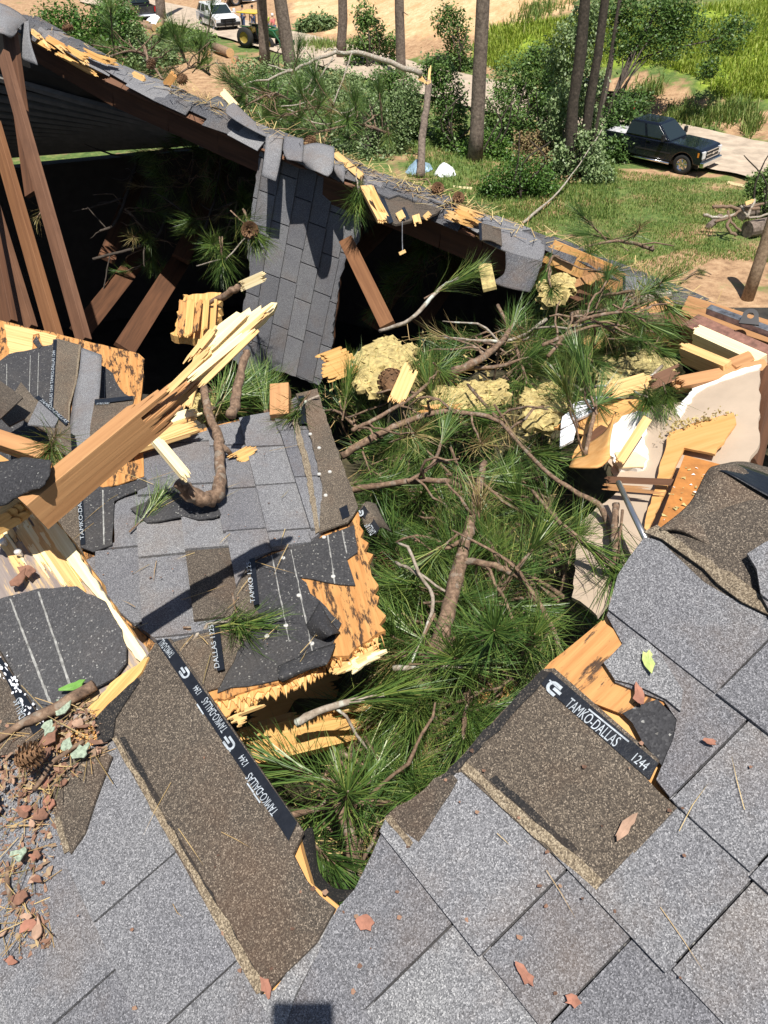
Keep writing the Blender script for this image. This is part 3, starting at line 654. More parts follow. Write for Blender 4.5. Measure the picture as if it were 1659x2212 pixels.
emblem(PF, (1176, 1494), (1203, 1518), .018, lf, br_); lettering('TAMKO-DALLAS', PF, (1221, 1531), (1328, 1621), .0145, lf, br_); lettering('1244', PF, (1361, 1646), (1392, 1672), .012, lf, br_)
dash(PF, (1188, 1478), (1212, 1500), .002, lf, br_); dash(PF, (1272, 1541), (1358, 1611), .0022, lf, br_)
lettering('O-DALLAS', PF, (84, 1574), (66, 1520), .012, .0279, ls)

# ================================================================ fallen roof panel left of the hole
P2 = hpl(-1.42)
fall = thing('roof_section', 'fallen grey shingled roof panel with torn black felt, left of the pine boughs', 'roof', on(P2, 520, 1150))
p2_px = [(310, 965), (440, 925), (590, 888), (686, 848), (707, 921), (755, 1053), (775, 1110), (800, 1230), (833, 1362), (770, 1398), (700, 1432), (640, 1462), (540, 1490), (440, 1520), (200, 1420), (90, 1250), (130, 1090), (190, 1010)]
panel('roof_deck', P2, p2_px, M_ply, fall, ex=((700, 1180), (740, 1350)), thick=.016, lift=0, tear=.012, step=.025, edges=range(6, 13))
EX2 = ((586, 1189), (517, 911)); UP2 = (760, 1050)
M2 = frame(P2, *EX2, UP2); e2 = vof(M2, P2, (630, 1028)); print('P2 exposure', e2)
sh2 = [(312, 990), (445, 935), (590, 892), (640, 862), (668, 905), (700, 1020), (735, 1110), (690, 1162), (678, 1174), (586, 1194), (545, 1215), (520, 1260), (480, 1362), (345, 1398), (262, 1330), (180, 1220), (250, 1180), (248, 1100), (312, 1030)]
panel('underlay', P2, sh2, M_felt, fall, thick=.003, lift=.003)
tabs2 = lay(fall, P2, sh2, *EX2, UP2, abs(e2) if .08 < abs(e2) < .2 else .13, [M_gray], wr=(.19, .3), seed=6, lift=.004, hi=.014, tear=.002, gap=.008)
for o in tabs2:
    x, y, d = pix(MW[o.name].translation)
    if (500 < x < 560 and 1130 < y < 1215) or (480 < x < 540 and 1220 < y < 1300): o.data.materials.clear(); o.data.materials.append(M_brown)
b4 = panel('shingle', P2, [(640, 862), (686, 850), (707, 921), (755, 1053), (774, 1108), (752, 1140), (690, 1162), (697, 1060), (668, 940)], M_brown, fall, ex=((640, 862), (697, 1060)), thick=.006, lift=.0205, tear=.004, step=.03)
b4['label'] = 'brown unfaded shingle strip with nail heads along the panel edge'
panel('sealant_strip', P2, [(622, 880), (632, 878), (672, 1020), (692, 1160), (682, 1166), (662, 1040)], M_seal, b4, thick=.001, lift=.0218, tear=.003, step=.02)
for (x, y) in ((671, 950), (690, 980), (690, 1037), (713, 1032), (704, 1083)):
    M = Matrix.Translation(on(P2, x, y, .0205)); MB().lathe([(0, .004), (.005, .003), (.006, 0)], 10).build('nail_head', M_nail, b4, M)
fs2 = film(P2, (645, 868), (657, 866), (664, 927), (648, 928), .0218, b4); lettering('TAMKO', P2, (655, 898), (651, 880), .01, .0226, b4)
tf2 = panel('torn_felt', P2, [(530, 1238), (560, 1212), (600, 1197), (690, 1166), (765, 1138), (773, 1196), (750, 1212), (768, 1268), (735, 1266), (645, 1250), (662, 1262), (690, 1300), (738, 1350), (720, 1392), (705, 1432), (600, 1472), (500, 1488), (470, 1500), (492, 1450), (478, 1375)], M_felt, fall, thick=.003, lift=.006, tear=.012, step=.03, edges=range(5, 19))
for a, b2 in (((586, 1204), (624, 1390)), ((628, 1192), (675, 1418)), ((707, 1160), (722, 1265)), ((738, 1150), (748, 1200))):
    panel('chalk_line', P2, [a, (a[0]+2.5, a[1]), (b2[0]+2.5, b2[1]), b2], M_chalk, tf2, thick=.0008, lift=.0072, tear=.002, step=.02)
for (x, y) in ((646, 1291), (618, 1356), (577, 1379), (674, 1395), (700, 1165), (540, 1256), (720, 1250), (660, 1170), (612, 1210)):
    MB().lathe([(0, .003), (.0055, .002), (.006, 0)], 10).build('nail_head', M_nail, tf2, Matrix.Translation(on(P2, x, y, .007)))
patch('felt_flap', [[(655, 1360, 1.979), (668, 1340, 1.951), (690, 1300, 1.997)], [(668, 1378, 1.942), (694, 1352, 1.887), (712, 1340, 1.942)], [(690, 1390, 1.942), (715, 1372, 1.878), (735, 1368, 1.942)]], M_felt, fall, 4, .003)
patch('felt_flap', [[(600, 1440, 1.851), (680, 1405, 1.887), (725, 1390, 1.896)], [(600, 1462, 1.805), (680, 1430, 1.832), (712, 1425, 1.832)], [(610, 1474, 1.814), (660, 1450, 1.832), (705, 1436, 1.832)]], M_felt, fall, 4, .003)
f1 = panel('torn_felt', P2, [(172, 1062), (200, 1050), (245, 1066), (300, 1050), (318, 1044), (320, 1062), (250, 1095), (246, 1190), (205, 1205), (178, 1195)], M_felt, fall, thick=.003, lift=.0215, tear=.003, step=.03)
panel('chalk_line', P2, [(224, 1072), (227, 1072), (230, 1190), (227, 1190)], M_chalk, f1, thick=.0008, lift=.0225, tear=.001, step=.02)
fm = film(P2, (170, 1062), (182, 1060), (189, 1190), (178, 1192), .0235, f1); lettering('TAMKO-DALLAS', P2, (186, 1180), (178, 1072), .01, .0243, f1)
panel('shingle', P2, [(110, 1130), (170, 1062), (178, 1192), (190, 1225), (140, 1215)], M_brown, fall, ex=EX2, thick=.004, lift=.0165)
tfh = panel('torn_felt', P2, [(285, 1112), (330, 1085), (390, 1060), (470, 1100), (480, 1125), (462, 1132), (430, 1136), (400, 1128), (345, 1140), (320, 1142), (300, 1125)], M_felt, fall, thick=.004, lift=.0225, tear=.01, step=.03)
panel('bare_sheathing', P2, [(188, 1012), (240, 1000), (312, 985), (314, 1042), (260, 1060), (225, 1066), (190, 1055)], M_ply, fall, ex=((250, 1000), (252, 1060)), thick=.003, lift=.0225, tear=.004, step=.03)
for a, b2, c2, d2, txt in (((540, 1222), (552, 1218), (562, 1318), (550, 1322), 'TAMKO 1225'), ((458, 1358), (474, 1352), (488, 1460), (472, 1464), 'DALLAS 1225')):
    fl = panel('film_strip', P2, [a, b2, c2, d2], M_film, fall, ex=(a, b2), thick=.001, lift=.0225); lettering(txt, P2, ((d2[0]+c2[0])/2-3, d2[1]-6), ((a[0]+b2[0])/2-3, a[1]+6), .011, .0232, fl)
panel('shingle', P2, [(480, 1362), (505, 1290), (520, 1250), (540, 1222), (552, 1320), (560, 1330), (490, 1460), (475, 1490), (440, 1500), (350, 1400)], M_brown, fall, ex=EX2, thick=.004, lift=.0095, tear=.004)
cb = patch('torn_strip', [[(775, 1105, 2.400), (790, 1085, 2.400), (812, 1090, 2.474)], [(790, 1140, 2.364), (808, 1118, 2.364), (832, 1130, 2.437)], [(806, 1152, 2.382), (822, 1140, 2.400), (846, 1150, 2.474)]], M_brown, fall, 4, .005)
PCB = pl3((775, 1105, 2.382), (790, 1085, 2.382), (815, 1155, 2.354)); fl = film(PCB, (778, 1105), (788, 1092), (822, 1142), (812, 1156), .006, cb); lettering('DALLAS', PCB, (814, 1150), (800, 1128), .02, .0075, fl); emblem(PCB, (790, 1112), (784, 1100), .02, .0075, fl)
fl = film(P2, (733, 1112), (750, 1104), (756, 1128), (740, 1136), .0225, fall)
# layered broken ply edges under the panel, and rafter lying below it
inner = [(445, 1500), (540, 1476), (640, 1446), (700, 1418), (770, 1386), (822, 1352)]
for j, (dy, mt) in enumerate(((26, M_split), (40, M_fresh), (58, M_ply2), (30, M_split))):
    outer = [(x+rng.uniform(-4, 8), y+dy*(.45 if x > 690 else 1)*rng.uniform(.5, 1.15)) for x, y in inner]
    M = frame(P2, (600, 1400), (612, 1480)); o_ = loc2(M, P2, outer[::-1]); i_ = loc2(M, P2, inner); out = []
    for a, b2 in zip(o_, o_[1:]):                       # fibres of very different length along the tear
        n = 22; sd = rng.uniform(0, 50)
        for q in range(n):
            t = (q+rng.uniform(-.3, .3))/n; u = a[0]+(b2[0]-a[0])*t; w = a[1]+(b2[1]-a[1])*t
            out.append((u+.03*noise.noise(Vector((q*.45, sd, j)))-.03*rng.random()**3+(.012 if rng.random() < .12 else 0), w))
    MB().prism(i_+out, -.006-.0045*(j+1), -.006-.0045*j).build('torn_ply', mt, fall, M)
for a, b2 in (((470, 1530), (580, 1496)), ((485, 1548), (540, 1532)), ((730, 1428), (835, 1392)), ((700, 1440), (840, 1380)), ((735, 1440), (800, 1402))):
    board('splinter', on(P2, *a, -.03), on(P2, *b2, -.02), .03, .008, rng.choice((M_pale, M_fresh)), fall, tear0=.05, tear1=.06, k=4)
rf = thing('rafter', 'splintered orange rafter lying across the dark hole below the fallen panel', 'lumber', W(680, 1600, 2.1))
PR = pl3((560, 1620, 2.0), (820, 1545, 2.25), (540, 1560, 2.15))
board('timber', W(500, 1628, 1.95), W(835, 1552, 2.3), .085, .05, M_split, rf, up=(0, -.5, 1), tear1=.12, k=8)
for i in range(9):
    x = 520+i*28; board('splinter', W(x, 1585-i*6+rng.uniform(-14, 8), 2.12), W(x+rng.uniform(60, 120), 1566-i*6+rng.uniform(-22, 6), 2.2), rng.uniform(.008, .025), .008, rng.choice((M_fresh, M_split)), rf, tear0=.05, tear1=.07, k=3)
ra2 = thing('plywood_strip', 'dim split plywood strip in the dark gap beneath the fallen panel', 'plywood', W(660, 1540, 2.5))
board('sheet', W(520, 1590, 2.35), W(760, 1520, 2.6), .22, .012, M_ply2, ra2, up=(0, -.9, 1), tear0=.08, tear1=.1, k=9)

# ================================================================ tilted section at far left: stained plywood, felt, loose shingles
P3 = pl3((0, 695, 3.75), (310, 772, 3.6), (100, 990, 3.05))
sec3 = thing('roof_section', 'tilted roof panel of stained orange plywood with torn felt, below the leaning studs', 'roof', on(P3, 150, 950))
panel('roof_deck', P3, [(-520, 560), (0, 692), (150, 728), (300, 764), (312, 775), (308, 830), (300, 900), (305, 1000), (250, 1060), (-520, 1080)], M_ply, sec3, ex=((250, 800), (252, 860)), thick=.02, tear=.006, step=.04, edges=[0, 1, 2, 4])
panel('bare_sheathing', P3, [(10, 702), (70, 714), (124, 728), (118, 745), (110, 752), (92, 748), (85, 722), (72, 725), (70, 758), (50, 768), (20, 770)], M_fresh, sec3, ex=((10, 702), (124, 728)), thick=.004, lift=.005, tear=.006, step=.03)
f3 = panel('torn_felt', P3, [(2, 782), (20, 768), (70, 758), (112, 748), (118, 740), (135, 930), (120, 1000), (-460, 1060), (-460, 720)], M_felt, sec3, thick=.004, lift=.008, tear=.008, step=.03)
panel('torn_felt', P3, [(215, 790), (245, 810), (252, 830), (262, 845), (285, 862), (275, 990), (190, 1010), (205, 880)], M_felt, sec3, thick=.004, lift=.008, tear=.01, step=.03)
panel('torn_felt', P3, [(72, 742), (80, 730), (92, 752), (85, 758)], M_felt, sec3, thick=.004, lift=.011)
for a, b2 in (((66, 772), (62, 920)), ((84, 766), (80, 920)), ((15, 790), (15, 850)), ((227, 810), (226, 870))):
    panel('chalk_line', P3, [a, (a[0]+1.3, a[1]), (b2[0]+1.3, b2[1]), b2], M_chalk, f3, thick=.001, lift=.0095)
bs = panel('shingle', P3, [(116, 740), (126, 738), (175, 752), (160, 850), (152, 880), (150, 985), (112, 960), (110, 890)], M_brown, sec3, ex=((118, 745), (112, 940)), thick=.006, lift=.016)
fl = film(P3, (117, 742), (125, 742), (114, 940), (107, 938), .018, bs); lettering('TAMKO-DALLAS 1244 TAMKO-DALLAS 1244', P3, (112, 920), (121, 765), .011, .0185, fl)
sealp = panel('sealant_strip', P3, [(172, 752), (177, 752), (168, 830), (153, 885), (150, 980), (147, 980), (150, 880), (164, 830)], M_seal, bs, thick=.001, lift=.0185)
patch('curled_tabs', [[(176, 752, 3.5), (220, 768, 3.46)], [(172, 800, 3.36), (218, 815, 3.3)], [(160, 860, 3.2), (214, 860, 3.12)], [(152, 920, 3.08), (205, 920, 3.0)], [(150, 985, 2.96), (192, 985, 2.92)]], M_gray, sec3, 4, .007)
s5 = thing('loose_shingle', 'loose brown shingle strip with a printed edge, lying low at the far left', 'shingle', W(100, 930, 2.9))
P5 = pl3((70, 870, 3.05), (145, 930, 2.9), (20, 930, 2.85))
panel('tab', P5, [(76, 862), (84, 858), (152, 920), (155, 990), (110, 960), (100, 930), (50, 905), (20, 920), (0, 900), (45, 825)], M_brown, s5, thick=.006)
panel('tab', P5, [(84, 868), (128, 905), (118, 925), (60, 920)], M_gray, s5, thick=.005, lift=.006)
fl = film(P5, (76, 862), (84, 858), (150, 916), (142, 922), .0075, s5); lettering('TAMKO-DALLAS', P5, (84, 868), (142, 917), .014, .0082, s5)
s6 = thing('loose_shingle', 'loose shingle with printed black edge beside the broken beam, upper left', 'shingle', W(240, 900, 2.9))
P6 = pl3((210, 872, 3.0), (285, 866, 2.95), (230, 960, 2.75))
panel('tab', P6, [(205, 862), (290, 855), (280, 900), (250, 960), (190, 1010), (195, 920)], M_brown, s6, thick=.006)
fl = film(P6, (206, 866), (288, 858), (288, 866), (206, 876), .0065, s6); lettering('TAMKO-DALLAS', P6, (240, 872), (212, 874), .012, .0072, s6)
s7 = thing('loose_shingle', 'dark brown shingle scrap at the left edge above the board', 'shingle', W(20, 860, 2.9))
P7 = pl3((0, 840, 2.9), (50, 860, 2.9), (10, 900, 2.75)); panel('tab', P7, [(-40, 830), (0, 822), (50, 858), (0, 905), (-40, 920)], M_brown, s7, thick=.006)
o = boardpx('board', (-40, 938, 2.4), (100, 985, 2.3), .05, .038, M_stud, up=(0, -.3, 1)); tag(o, 'orange board end jutting in from the left edge above the felt flap', 'lumber')
o = boardpx('board', (-60, 980, 2.2), (22, 1035, 1.95), .07, .03, M_ply2, tear1=.03, k=5); tag(o, 'short torn board at the left edge under the felt flap', 'lumber')

# big broken two by four, its split white end in the air
beam = thing('broken_beam', 'broken orange timber beam with a pale splintered end, leaning across the debris', 'lumber', W(110, 1085, 1.38))
B0, B1 = W(70, 1108, 1.36), W(480, 770, 1.5); upb = Vector((-.62, -.1, .8))
UB = Vector((.68, -.72, .02)); UF = Vector((.1, -.72, .6))
board('timber', B0, B1, .063, .037, M_stud, beam, up=UB, tear1=.2, k=8)
dirb = (B1-B0).normalized()
PSP = (W(500, 740, 1.445), UF.normalized())
panel('split_face', PSP, [(461, 712), (490, 688), (511, 673), (520, 677), (539, 664), (543, 674), (564, 659), (564, 668), (586, 653), (599, 654), (580, 680), (558, 703), (540, 722), (498, 762), (460, 795), (428, 816), (405, 820), (392, 812), (423, 779), (440, 745)], M_pale, beam, ex=((405, 800), (580, 665)), thick=.024, tear=.003, step=.012)
for a, b2, w in (((405, 826), (556, 702), .012), ((430, 838), (560, 712), .01), ((400, 790), (470, 705), .012), ((470, 770), (596, 660), .008), ((440, 770), (540, 672), .009), ((350, 860), (470, 742), .012)):
    board('splinter', on(PSP, *a, .004), on(PSP, *b2, .007), w, .007, rng.choice((M_pale, M_fresh)), beam, up=UF, tear0=.05, tear1=.04, k=2)
ff = thing('felt_flap', 'torn black felt flap draped over the foot of the broken beam', 'felt', W(40, 1040, 1.42))
patch('sheet', [[(-60, 995, 1.45), (0, 1000, 1.44), (50, 990, 1.42), (108, 995, 1.36)], [(-60, 1040, 1.4), (0, 1040, 1.38), (55, 1030, 1.35), (108, 1020, 1.32)], [(-60, 1080, 1.38), (0, 1092, 1.36), (48, 1068, 1.34), (92, 1052, 1.31)]], M_felt, ff, 5, .004, .0015)
st = thing('split_board', 'splintered brown board end poking from under the felt flap', 'lumber', W(40, 1100, 1.45))
board('timber', W(-20, 1135, 1.5), W(85, 1075, 1.42), .07, .03, M_split, st, tear0=.03, tear1=.05, k=8)
# upright block of splintered ply, wood strips and sticks around the beam
pb = thing('plywood_block', 'chunk of layered broken plywood standing behind the pale beam end', 'plywood', W(425, 735, 2.9))
PB = pl3((395, 640, 3.05), (478, 640, 3.05), (420, 730, 2.85))
panel('sheet', PB, [(395, 636), (478, 632), (472, 690), (460, 735), (375, 725), (382, 690)], M_split, pb, ex=((420, 640), (415, 725)), thick=.03, tear=.014, step=.012)
for i in range(5):
    x = 395+i*17+rng.uniform(-6, 6); board('splinter', W(x, 636+rng.uniform(-4, 10), 2.98), W(x-8+rng.uniform(-3, 3), 725+rng.uniform(-12, 12), 2.8), rng.uniform(.008, .03), rng.uniform(.004, .01), rng.choice((M_split, M_ply2, M_ply)), pb, tear0=.03, tear1=.04, k=4)
board('splinter', W(440, 735, 2.8), W(400, 890, 2.5), .035, .01, M_fresh, pb, tear1=.05, k=4)
sw = thing('split_board', 'yellow split board lying along the top of the fallen panel', 'lumber', W(340, 955, 2.5))
for i in range(9):
    board('layer', W(255+rng.uniform(-5, 15), 985-i*5, 2.42+.01*i), W(435+rng.uniform(-12, 8), 925-i*5+rng.uniform(-3, 3), 2.55+.01*i), rng.uniform(.02, .04), .014, rng.choice((M_pale, M_fresh, M_fresh)), sw, tear0=.04, tear1=.07, k=3)
bk = thing('wood_block', 'square orange lumber end standing at the top edge of the fallen panel', 'lumber', W(605, 880, 2.75))
board('timber', W(606, 905, 2.666), W(606, 838, 2.725), .062, .055, M_stud, bk, up=(0, -1, .4))
o = boardpx('splinter', (495, 1000, 2.472), (560, 965, 2.513), .04, .01, M_split, tear0=.05, tear1=.06, k=5); tag(o, 'frayed yellow wood splinter lying on the grey shingles of the fallen panel', 'splinter')

# ================================================================ pieces hanging from the ridge
PH = pl3((600, 300, 5.02), (780, 400, 4.97), (600, 800, 5.7))
hang = thing('roof_section', 'dark grey shingled roof flap hanging almost upright below the ridge', 'roof', on(PH, 640, 815))
hang_px = [(567, 300), (590, 292), (640, 305), (700, 330), (760, 360), (788, 402), (778, 520), (748, 560), (735, 600), (724, 690), (716, 770), (690, 832), (640, 812), (600, 800), (561, 816), (532, 798), (499, 773), (520, 690), (540, 600), (537, 500), (555, 390)]
panel('roof_deck', PH, hang_px, M_darkwood, hang, thick=.02, lift=-.004, tear=.01, step=.06)
panel('underlay', PH, hang_px, M_felt, hang, thick=.003, lift=.001)
EXH = ((615, 319), (538, 787)); MH = frame(PH, *EXH, (500, 560)); eh = abs(vof(MH, PH, (660, 530)) - vof(MH, PH, (620, 520))); print('flap', eh)
lay(hang, PH, hang_px, *EXH, (500, 560), .122, [M_gray], wr=(.22, .34), seed=3, lift=.003, hi=.012, tear=.012, gap=.008)
for a in ([[(615, 295, 4.98), (655, 300, 4.95)], [(612, 325, 4.86), (655, 322, 4.86)], [(620, 345, 4.82), (652, 350, 4.8)]],
          [[(655, 315, 4.94), (685, 310, 4.9), (722, 318, 4.88)], [(652, 345, 4.82), (684, 342, 4.72), (722, 345, 4.72)], [(656, 352, 4.8), (684, 365, 4.66), (718, 370, 4.66)], [(660, 362, 4.8), (686, 372, 4.64), (708, 382, 4.64)]],
          [[(575, 290, 5.02), (612, 294, 4.98)], [(572, 330, 4.94), (606, 345, 4.93)], [(565, 380, 4.92), (596, 392, 4.91)]],
          [[(722, 348, 4.86), (742, 352, 4.84)], [(720, 362, 4.78), (745, 375, 4.76)], [(728, 380, 4.78), (742, 395, 4.76)]]):
    patch('curled_cap', a, M_gray, hang, 4, .008)
# second torn strip with felt and black film, right of the flap
torn = thing('roof_section', 'torn roof strip with bare wood edge and black film, right of the hanging flap', 'roof', W(870, 470, 4.6))
PT = pl3((790, 400, 4.8), (960, 450, 4.6), (860, 480, 4.35))
panel('sheet', PT, [(790, 385), (880, 400), (962, 448), (945, 460), (925, 470), (910, 468), (885, 478), (855, 484), (830, 470), (800, 420)], M_brown, torn, thick=.012, tear=.012, step=.05)
board('edge_board', W(790, 404, 4.72), W(832, 482, 4.36), .07, .02, M_fresh, torn, tear1=.05, k=4)
panel('film_strip', PT, [(818, 418), (826, 418), (850, 480), (840, 484)], M_film, torn, thick=.002, lift=.003)
panel('film_strip', PT, [(868, 450), (874, 448), (885, 472), (878, 476)], M_film, torn, thick=.002, lift=.003)
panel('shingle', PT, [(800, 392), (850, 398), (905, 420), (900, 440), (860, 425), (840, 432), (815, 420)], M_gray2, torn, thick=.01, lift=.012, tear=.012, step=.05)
panel('shingle', PT, [(830, 388), (880, 402), (950, 440), (960, 452), (900, 430), (850, 402)], M_gray, torn, thick=.01, lift=.025, tear=.01, step=.05)
for a, b2 in (((862, 458), (872, 478)), ((898, 465), (905, 490)), ((920, 462), (930, 474))): boardpx('splinter', (*a, 4.4), (*b2, 4.34), .04, .008, M_fresh, torn, tear1=.04, k=3)
flap2 = thing('roof_section', 'bent grey shingle flap folded over the ridge above the dark attic opening', 'roof', W(1110, 600, 4.25))
patch('folded_sheet', [[(1040, 480, 4.45), (1090, 490, 4.42), (1140, 505, 4.38), (1176, 525, 4.33)], [(1038, 500, 4.36), (1085, 510, 4.32), (1135, 530, 4.28), (1176, 545, 4.25)], [(1040, 520, 4.33), (1082, 540, 4.29), (1130, 560, 4.25), (1168, 580, 4.22)]], M_gray, flap2, 5, .01)
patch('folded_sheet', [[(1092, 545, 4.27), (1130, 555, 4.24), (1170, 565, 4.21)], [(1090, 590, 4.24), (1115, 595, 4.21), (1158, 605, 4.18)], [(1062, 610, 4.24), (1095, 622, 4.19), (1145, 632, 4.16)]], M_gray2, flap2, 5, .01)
patch('brown_corner', [[(1036, 482, 4.4), (1060, 488, 4.38), (1082, 496, 4.36)], [(1036, 520, 4.28), (1060, 520, 4.26), (1084, 532, 4.25)]], M_brown, flap2, 5, .008)
PCt = pl3((1036, 485, 4.36), (1044, 485, 4.36), (1038, 522, 4.25)); film(PCt, (1033, 485), (1040, 485), (1041, 522), (1036, 522), .01, flap2)
cap3 = thing('roof_section', 'bent grey ridge cap shingle perched on the right part of the ridge', 'roof', W(1370, 630, 3.85))
patch('cap', [[(1346, 596, 3.92), (1362, 598, 3.93), (1395, 600, 3.95)], [(1345, 615, 3.84), (1376, 612, 3.82), (1402, 616, 3.85)], [(1345, 630, 3.8), (1380, 636, 3.77), (1408, 634, 3.8)]], M_gray, cap3, 4, .008)
PCt = pl3((1346, 598, 3.84), (1352, 598, 3.84), (1346, 630, 3.76)); film(PCt, (1344, 600), (1350, 600), (1350, 629), (1344, 629), .012, cap3)
ch = thing('curled_shingle', 'dark torn shingle flap hanging from the ridge at the upper left corner', 'shingle', W(60, 100, 5.5))
patch('tab', [[(47, 50, 5.55), (62, 45, 5.52)], [(46, 90, 5.5), (66, 90, 5.46)], [(46, 128, 5.5), (82, 141, 5.44)]], M_gray, ch, 4, .008)
ch = thing('curled_shingle', 'drooping grey ridge shingles overhanging the upper left corner', 'shingle', W(10, 70, 5.4))
patch('tab', [[(-60, 0, 5.6), (0, 8, 5.6), (40, 28, 5.6), (60, 45, 5.62)], [(-60, 40, 5.4), (0, 45, 5.35), (30, 50, 5.4), (46, 55, 5.48)], [(-60, 75, 5.35), (0, 72, 5.3), (25, 82, 5.35), (40, 62, 5.42)]], M_gray, ch, 4, .01)
ch = thing('curled_shingle', 'large grey shingle standing bent up on the ridge beside split wood', 'shingle', W(500, 250, 5.2))
patch('tab', [[(505, 222, 5.12), (520, 235, 5.1), (548, 262, 5.08), (580, 292, 5.06)], [(490, 232, 5.08), (512, 252, 5.04), (545, 276, 5.02), (578, 294, 5.02)], [(488, 246, 5.06), (505, 258, 5.02), (535, 276, 5.0), (575, 296, 5.0)]], M_gray, ch, 4, .008)
ch = thing('curled_shingle', 'small grey shingle scrap lifted on the ridge left of the split wood', 'shingle', W(455, 225, 5.35))
patch('tab', [[(448, 222, 5.35), (470, 208, 5.4), (492, 225, 5.36)], [(440, 232, 5.28), (468, 232, 5.26), (492, 246, 5.22)]], M_gray2, ch, 3, .008)
o = boardpx('split_board', (478, 195, 5.5), (512, 232, 5.3), .045, .02, M_pale, tear0=.04, tear1=.03, k=4); tag(o, 'pale split board lying on the ridge behind the bent shingle', 'lumber')
o = boardpx('wood_chunk', (358, 185, 5.45), (378, 158, 5.4), .05, .04, M_ply2, tear0=.02, tear1=.02, k=4); tag(o, 'orange wood chunk standing up on the ridge at the left', 'lumber')
o = boardpx('split_board', (722, 330, 4.9), (786, 385, 4.8), .04, .015, M_fresh, tear0=.03, tear1=.03, k=4); tag(o, 'narrow bare board lying along the ridge above the hanging flap', 'lumber')
o = wmesh('wire', MB().tube([W(869, 478, 4.3), W(869, 520, 4.3), W(870, 548, 4.3)], .0025, 5).v, MB().tube([(0, 0, 0), (0, 0, 1), (0, 0, 2)], .1, 5).f, M_track); tag(o, 'thin wire dangling from the torn strip in the attic opening', 'wire')
o = boardpx('wood_chip', (862, 549, 4.3), (876, 542, 4.3), .018, .012, M_fresh); tag(o, 'small wood chip hanging at the end of the dangling wire', 'wood chip')

# ================================================================ right side: ceiling joists, plates, fallen wall
fr = thing('wall_frame', 'exposed timber top plates and joists of a wall at the right edge', 'wall', W(1560, 800, 3.1))
def bp(n, a, b2, w, t, mt, up=None, **k): return boardpx(n, a, b2, w, t, mt, fr, up, **k)
bp('beam', (1480, 662, 3.55), (2200, 890, 2.894), .085, .05, M_stud, up=(-.3, -.6, .5))
bp('top_plate', (1490, 700, 3.45), (2150, 1001, 2.71), .1, .05, M_brick, up=(-.1, -.2, 1))
bp('joist', (1495, 722, 3.3), (1645, 790, 3.05), .055, .07, M_pale, up=(-.2, -.3, 1), tear0=.03, k=4)
bp('joist', (1468, 758, 3.15), (1572, 802, 2.98), .04, .07, M_fresh, up=(-.2, -.3, 1), tear0=.03, k=4)
bp('joist', (1572, 800, 3.0), (1620, 780, 3.08), .05, .06, M_stud, up=(-.1, -.3, 1))
bp('top_plate', (1450, 835, 2.95), (1650, 795, 3.02), .045, .05, M_stud, up=(0, -.5, 1), tear0=.04, k=5)
bp('joist', (1380, 700, 3.7), (1440, 660, 3.8), .05, .04, M_stud, up=(0, -.5, 1))
bp('brace', (1370, 690, 3.6), (1445, 655, 3.7), .06, .04, M_stud, up=(0, -.5, 1))
bp('stud', (1665, 800, 3.0), (1612, 1010, 2.6), .075, .05, M_darkwood, up=(-.6, -.6, .3))
bp('stud', (1640, 815, 3.02), (1598, 1000, 2.65), .03, .05, M_darkwood, up=(-.6, -.6, .3))
bp('joist', (1330, 640, 4.0), (1560, 745, 3.6), .06, .05, M_old, up=(0, -.5, 1))
bp('joist', (1240, 640, 4.2), (1380, 700, 3.9), .08, .04, M_darkwood, up=(0, -.5, 1))
bp('panel_board', (1180, 540, 4.3), (1320, 600, 4.1), .12, .02, M_ply2, up=(-.4, -.9, .3), tear0=.05, tear1=.05, k=6)
bp('panel_board', (1225, 560, 4.25), (1400, 640, 3.95), .1, .02, M_stud, up=(-.4, -.9, .3))
tr = bp('track', (1530, 668, 3.42), (2100, 878, 2.835), .035, .03, M_track, up=(0, -.3, 1))
br3 = thing('bracket', 'black rounded metal bracket with a hole on the track at the right edge', 'bracket', W(1616, 696, 3.3))
PK = pl3((1600, 700, 3.3), (1632, 705, 3.28), (1615, 680, 3.3))
b = MB(); Mk = frame(PK, (1600, 700), (1632, 703)); pp = []; hw = .03
ring = [(hw*math.cos(g), .036+hw*math.sin(g)) for g in [math.pi*i/10 for i in range(11)]]; outer = [(hw*1.25, 0)]+ring+[(-hw*1.25, 0)]
hole = [(.013*math.cos(g), .036+.013*math.sin(g)) for g in [math.pi*i/10 for i in range(11)]]; hole2 = [(.013*math.cos(g), .036+.013*math.sin(g)) for g in [math.pi+math.pi*i/10 for i in range(11)]]
b.prism([(hw*1.25, 0)]+ring+hole[::-1], 0, .008) ; b.prism([(-hw*1.25, 0), (hw*1.25, 0), hole2[-1]]+hole2[::-1][1:]+[ring[-1]], 0, .008)
b.build('plate', M_black, br3, Mk @ Matrix.Translation((.03, 0, 0)))
for a, b2, w, l2, mt in (((1185, 635, 4.0), (1345, 573, 3.95), .035, 'long orange splinter laid across the dark gap on the right', M_stud), ((1250, 600, 4.1), (1335, 628, 3.95), .03, 'crossed splinter under the long orange one on the right', M_ply2)):
    o = boardpx('split_board', a, b2, w, .015, mt, tear0=.05, tear1=.09, k=4); tag(o, l2, 'splinter')
PW = pl3((1620, 810, 2.92), (1400, 980, 2.72), (1300, 1250, 2.3))
fw = thing('wall_section', 'collapsed beige drywall section with torn white gypsum edges, right of the boughs', 'wall', on(PW, 1400, 1150))
panel('drywall', PW, [(1642, 795), (1565, 818), (1500, 842), (1478, 868), (1400, 878), (1380, 930), (1312, 985), (1335, 1060), (1250, 1130), (1235, 1290), (1290, 1330), (1345, 1260), (1440, 1240), (1560, 1080), (1640, 960)], M_dry, fw, thick=.013, tear=.006, step=.03)
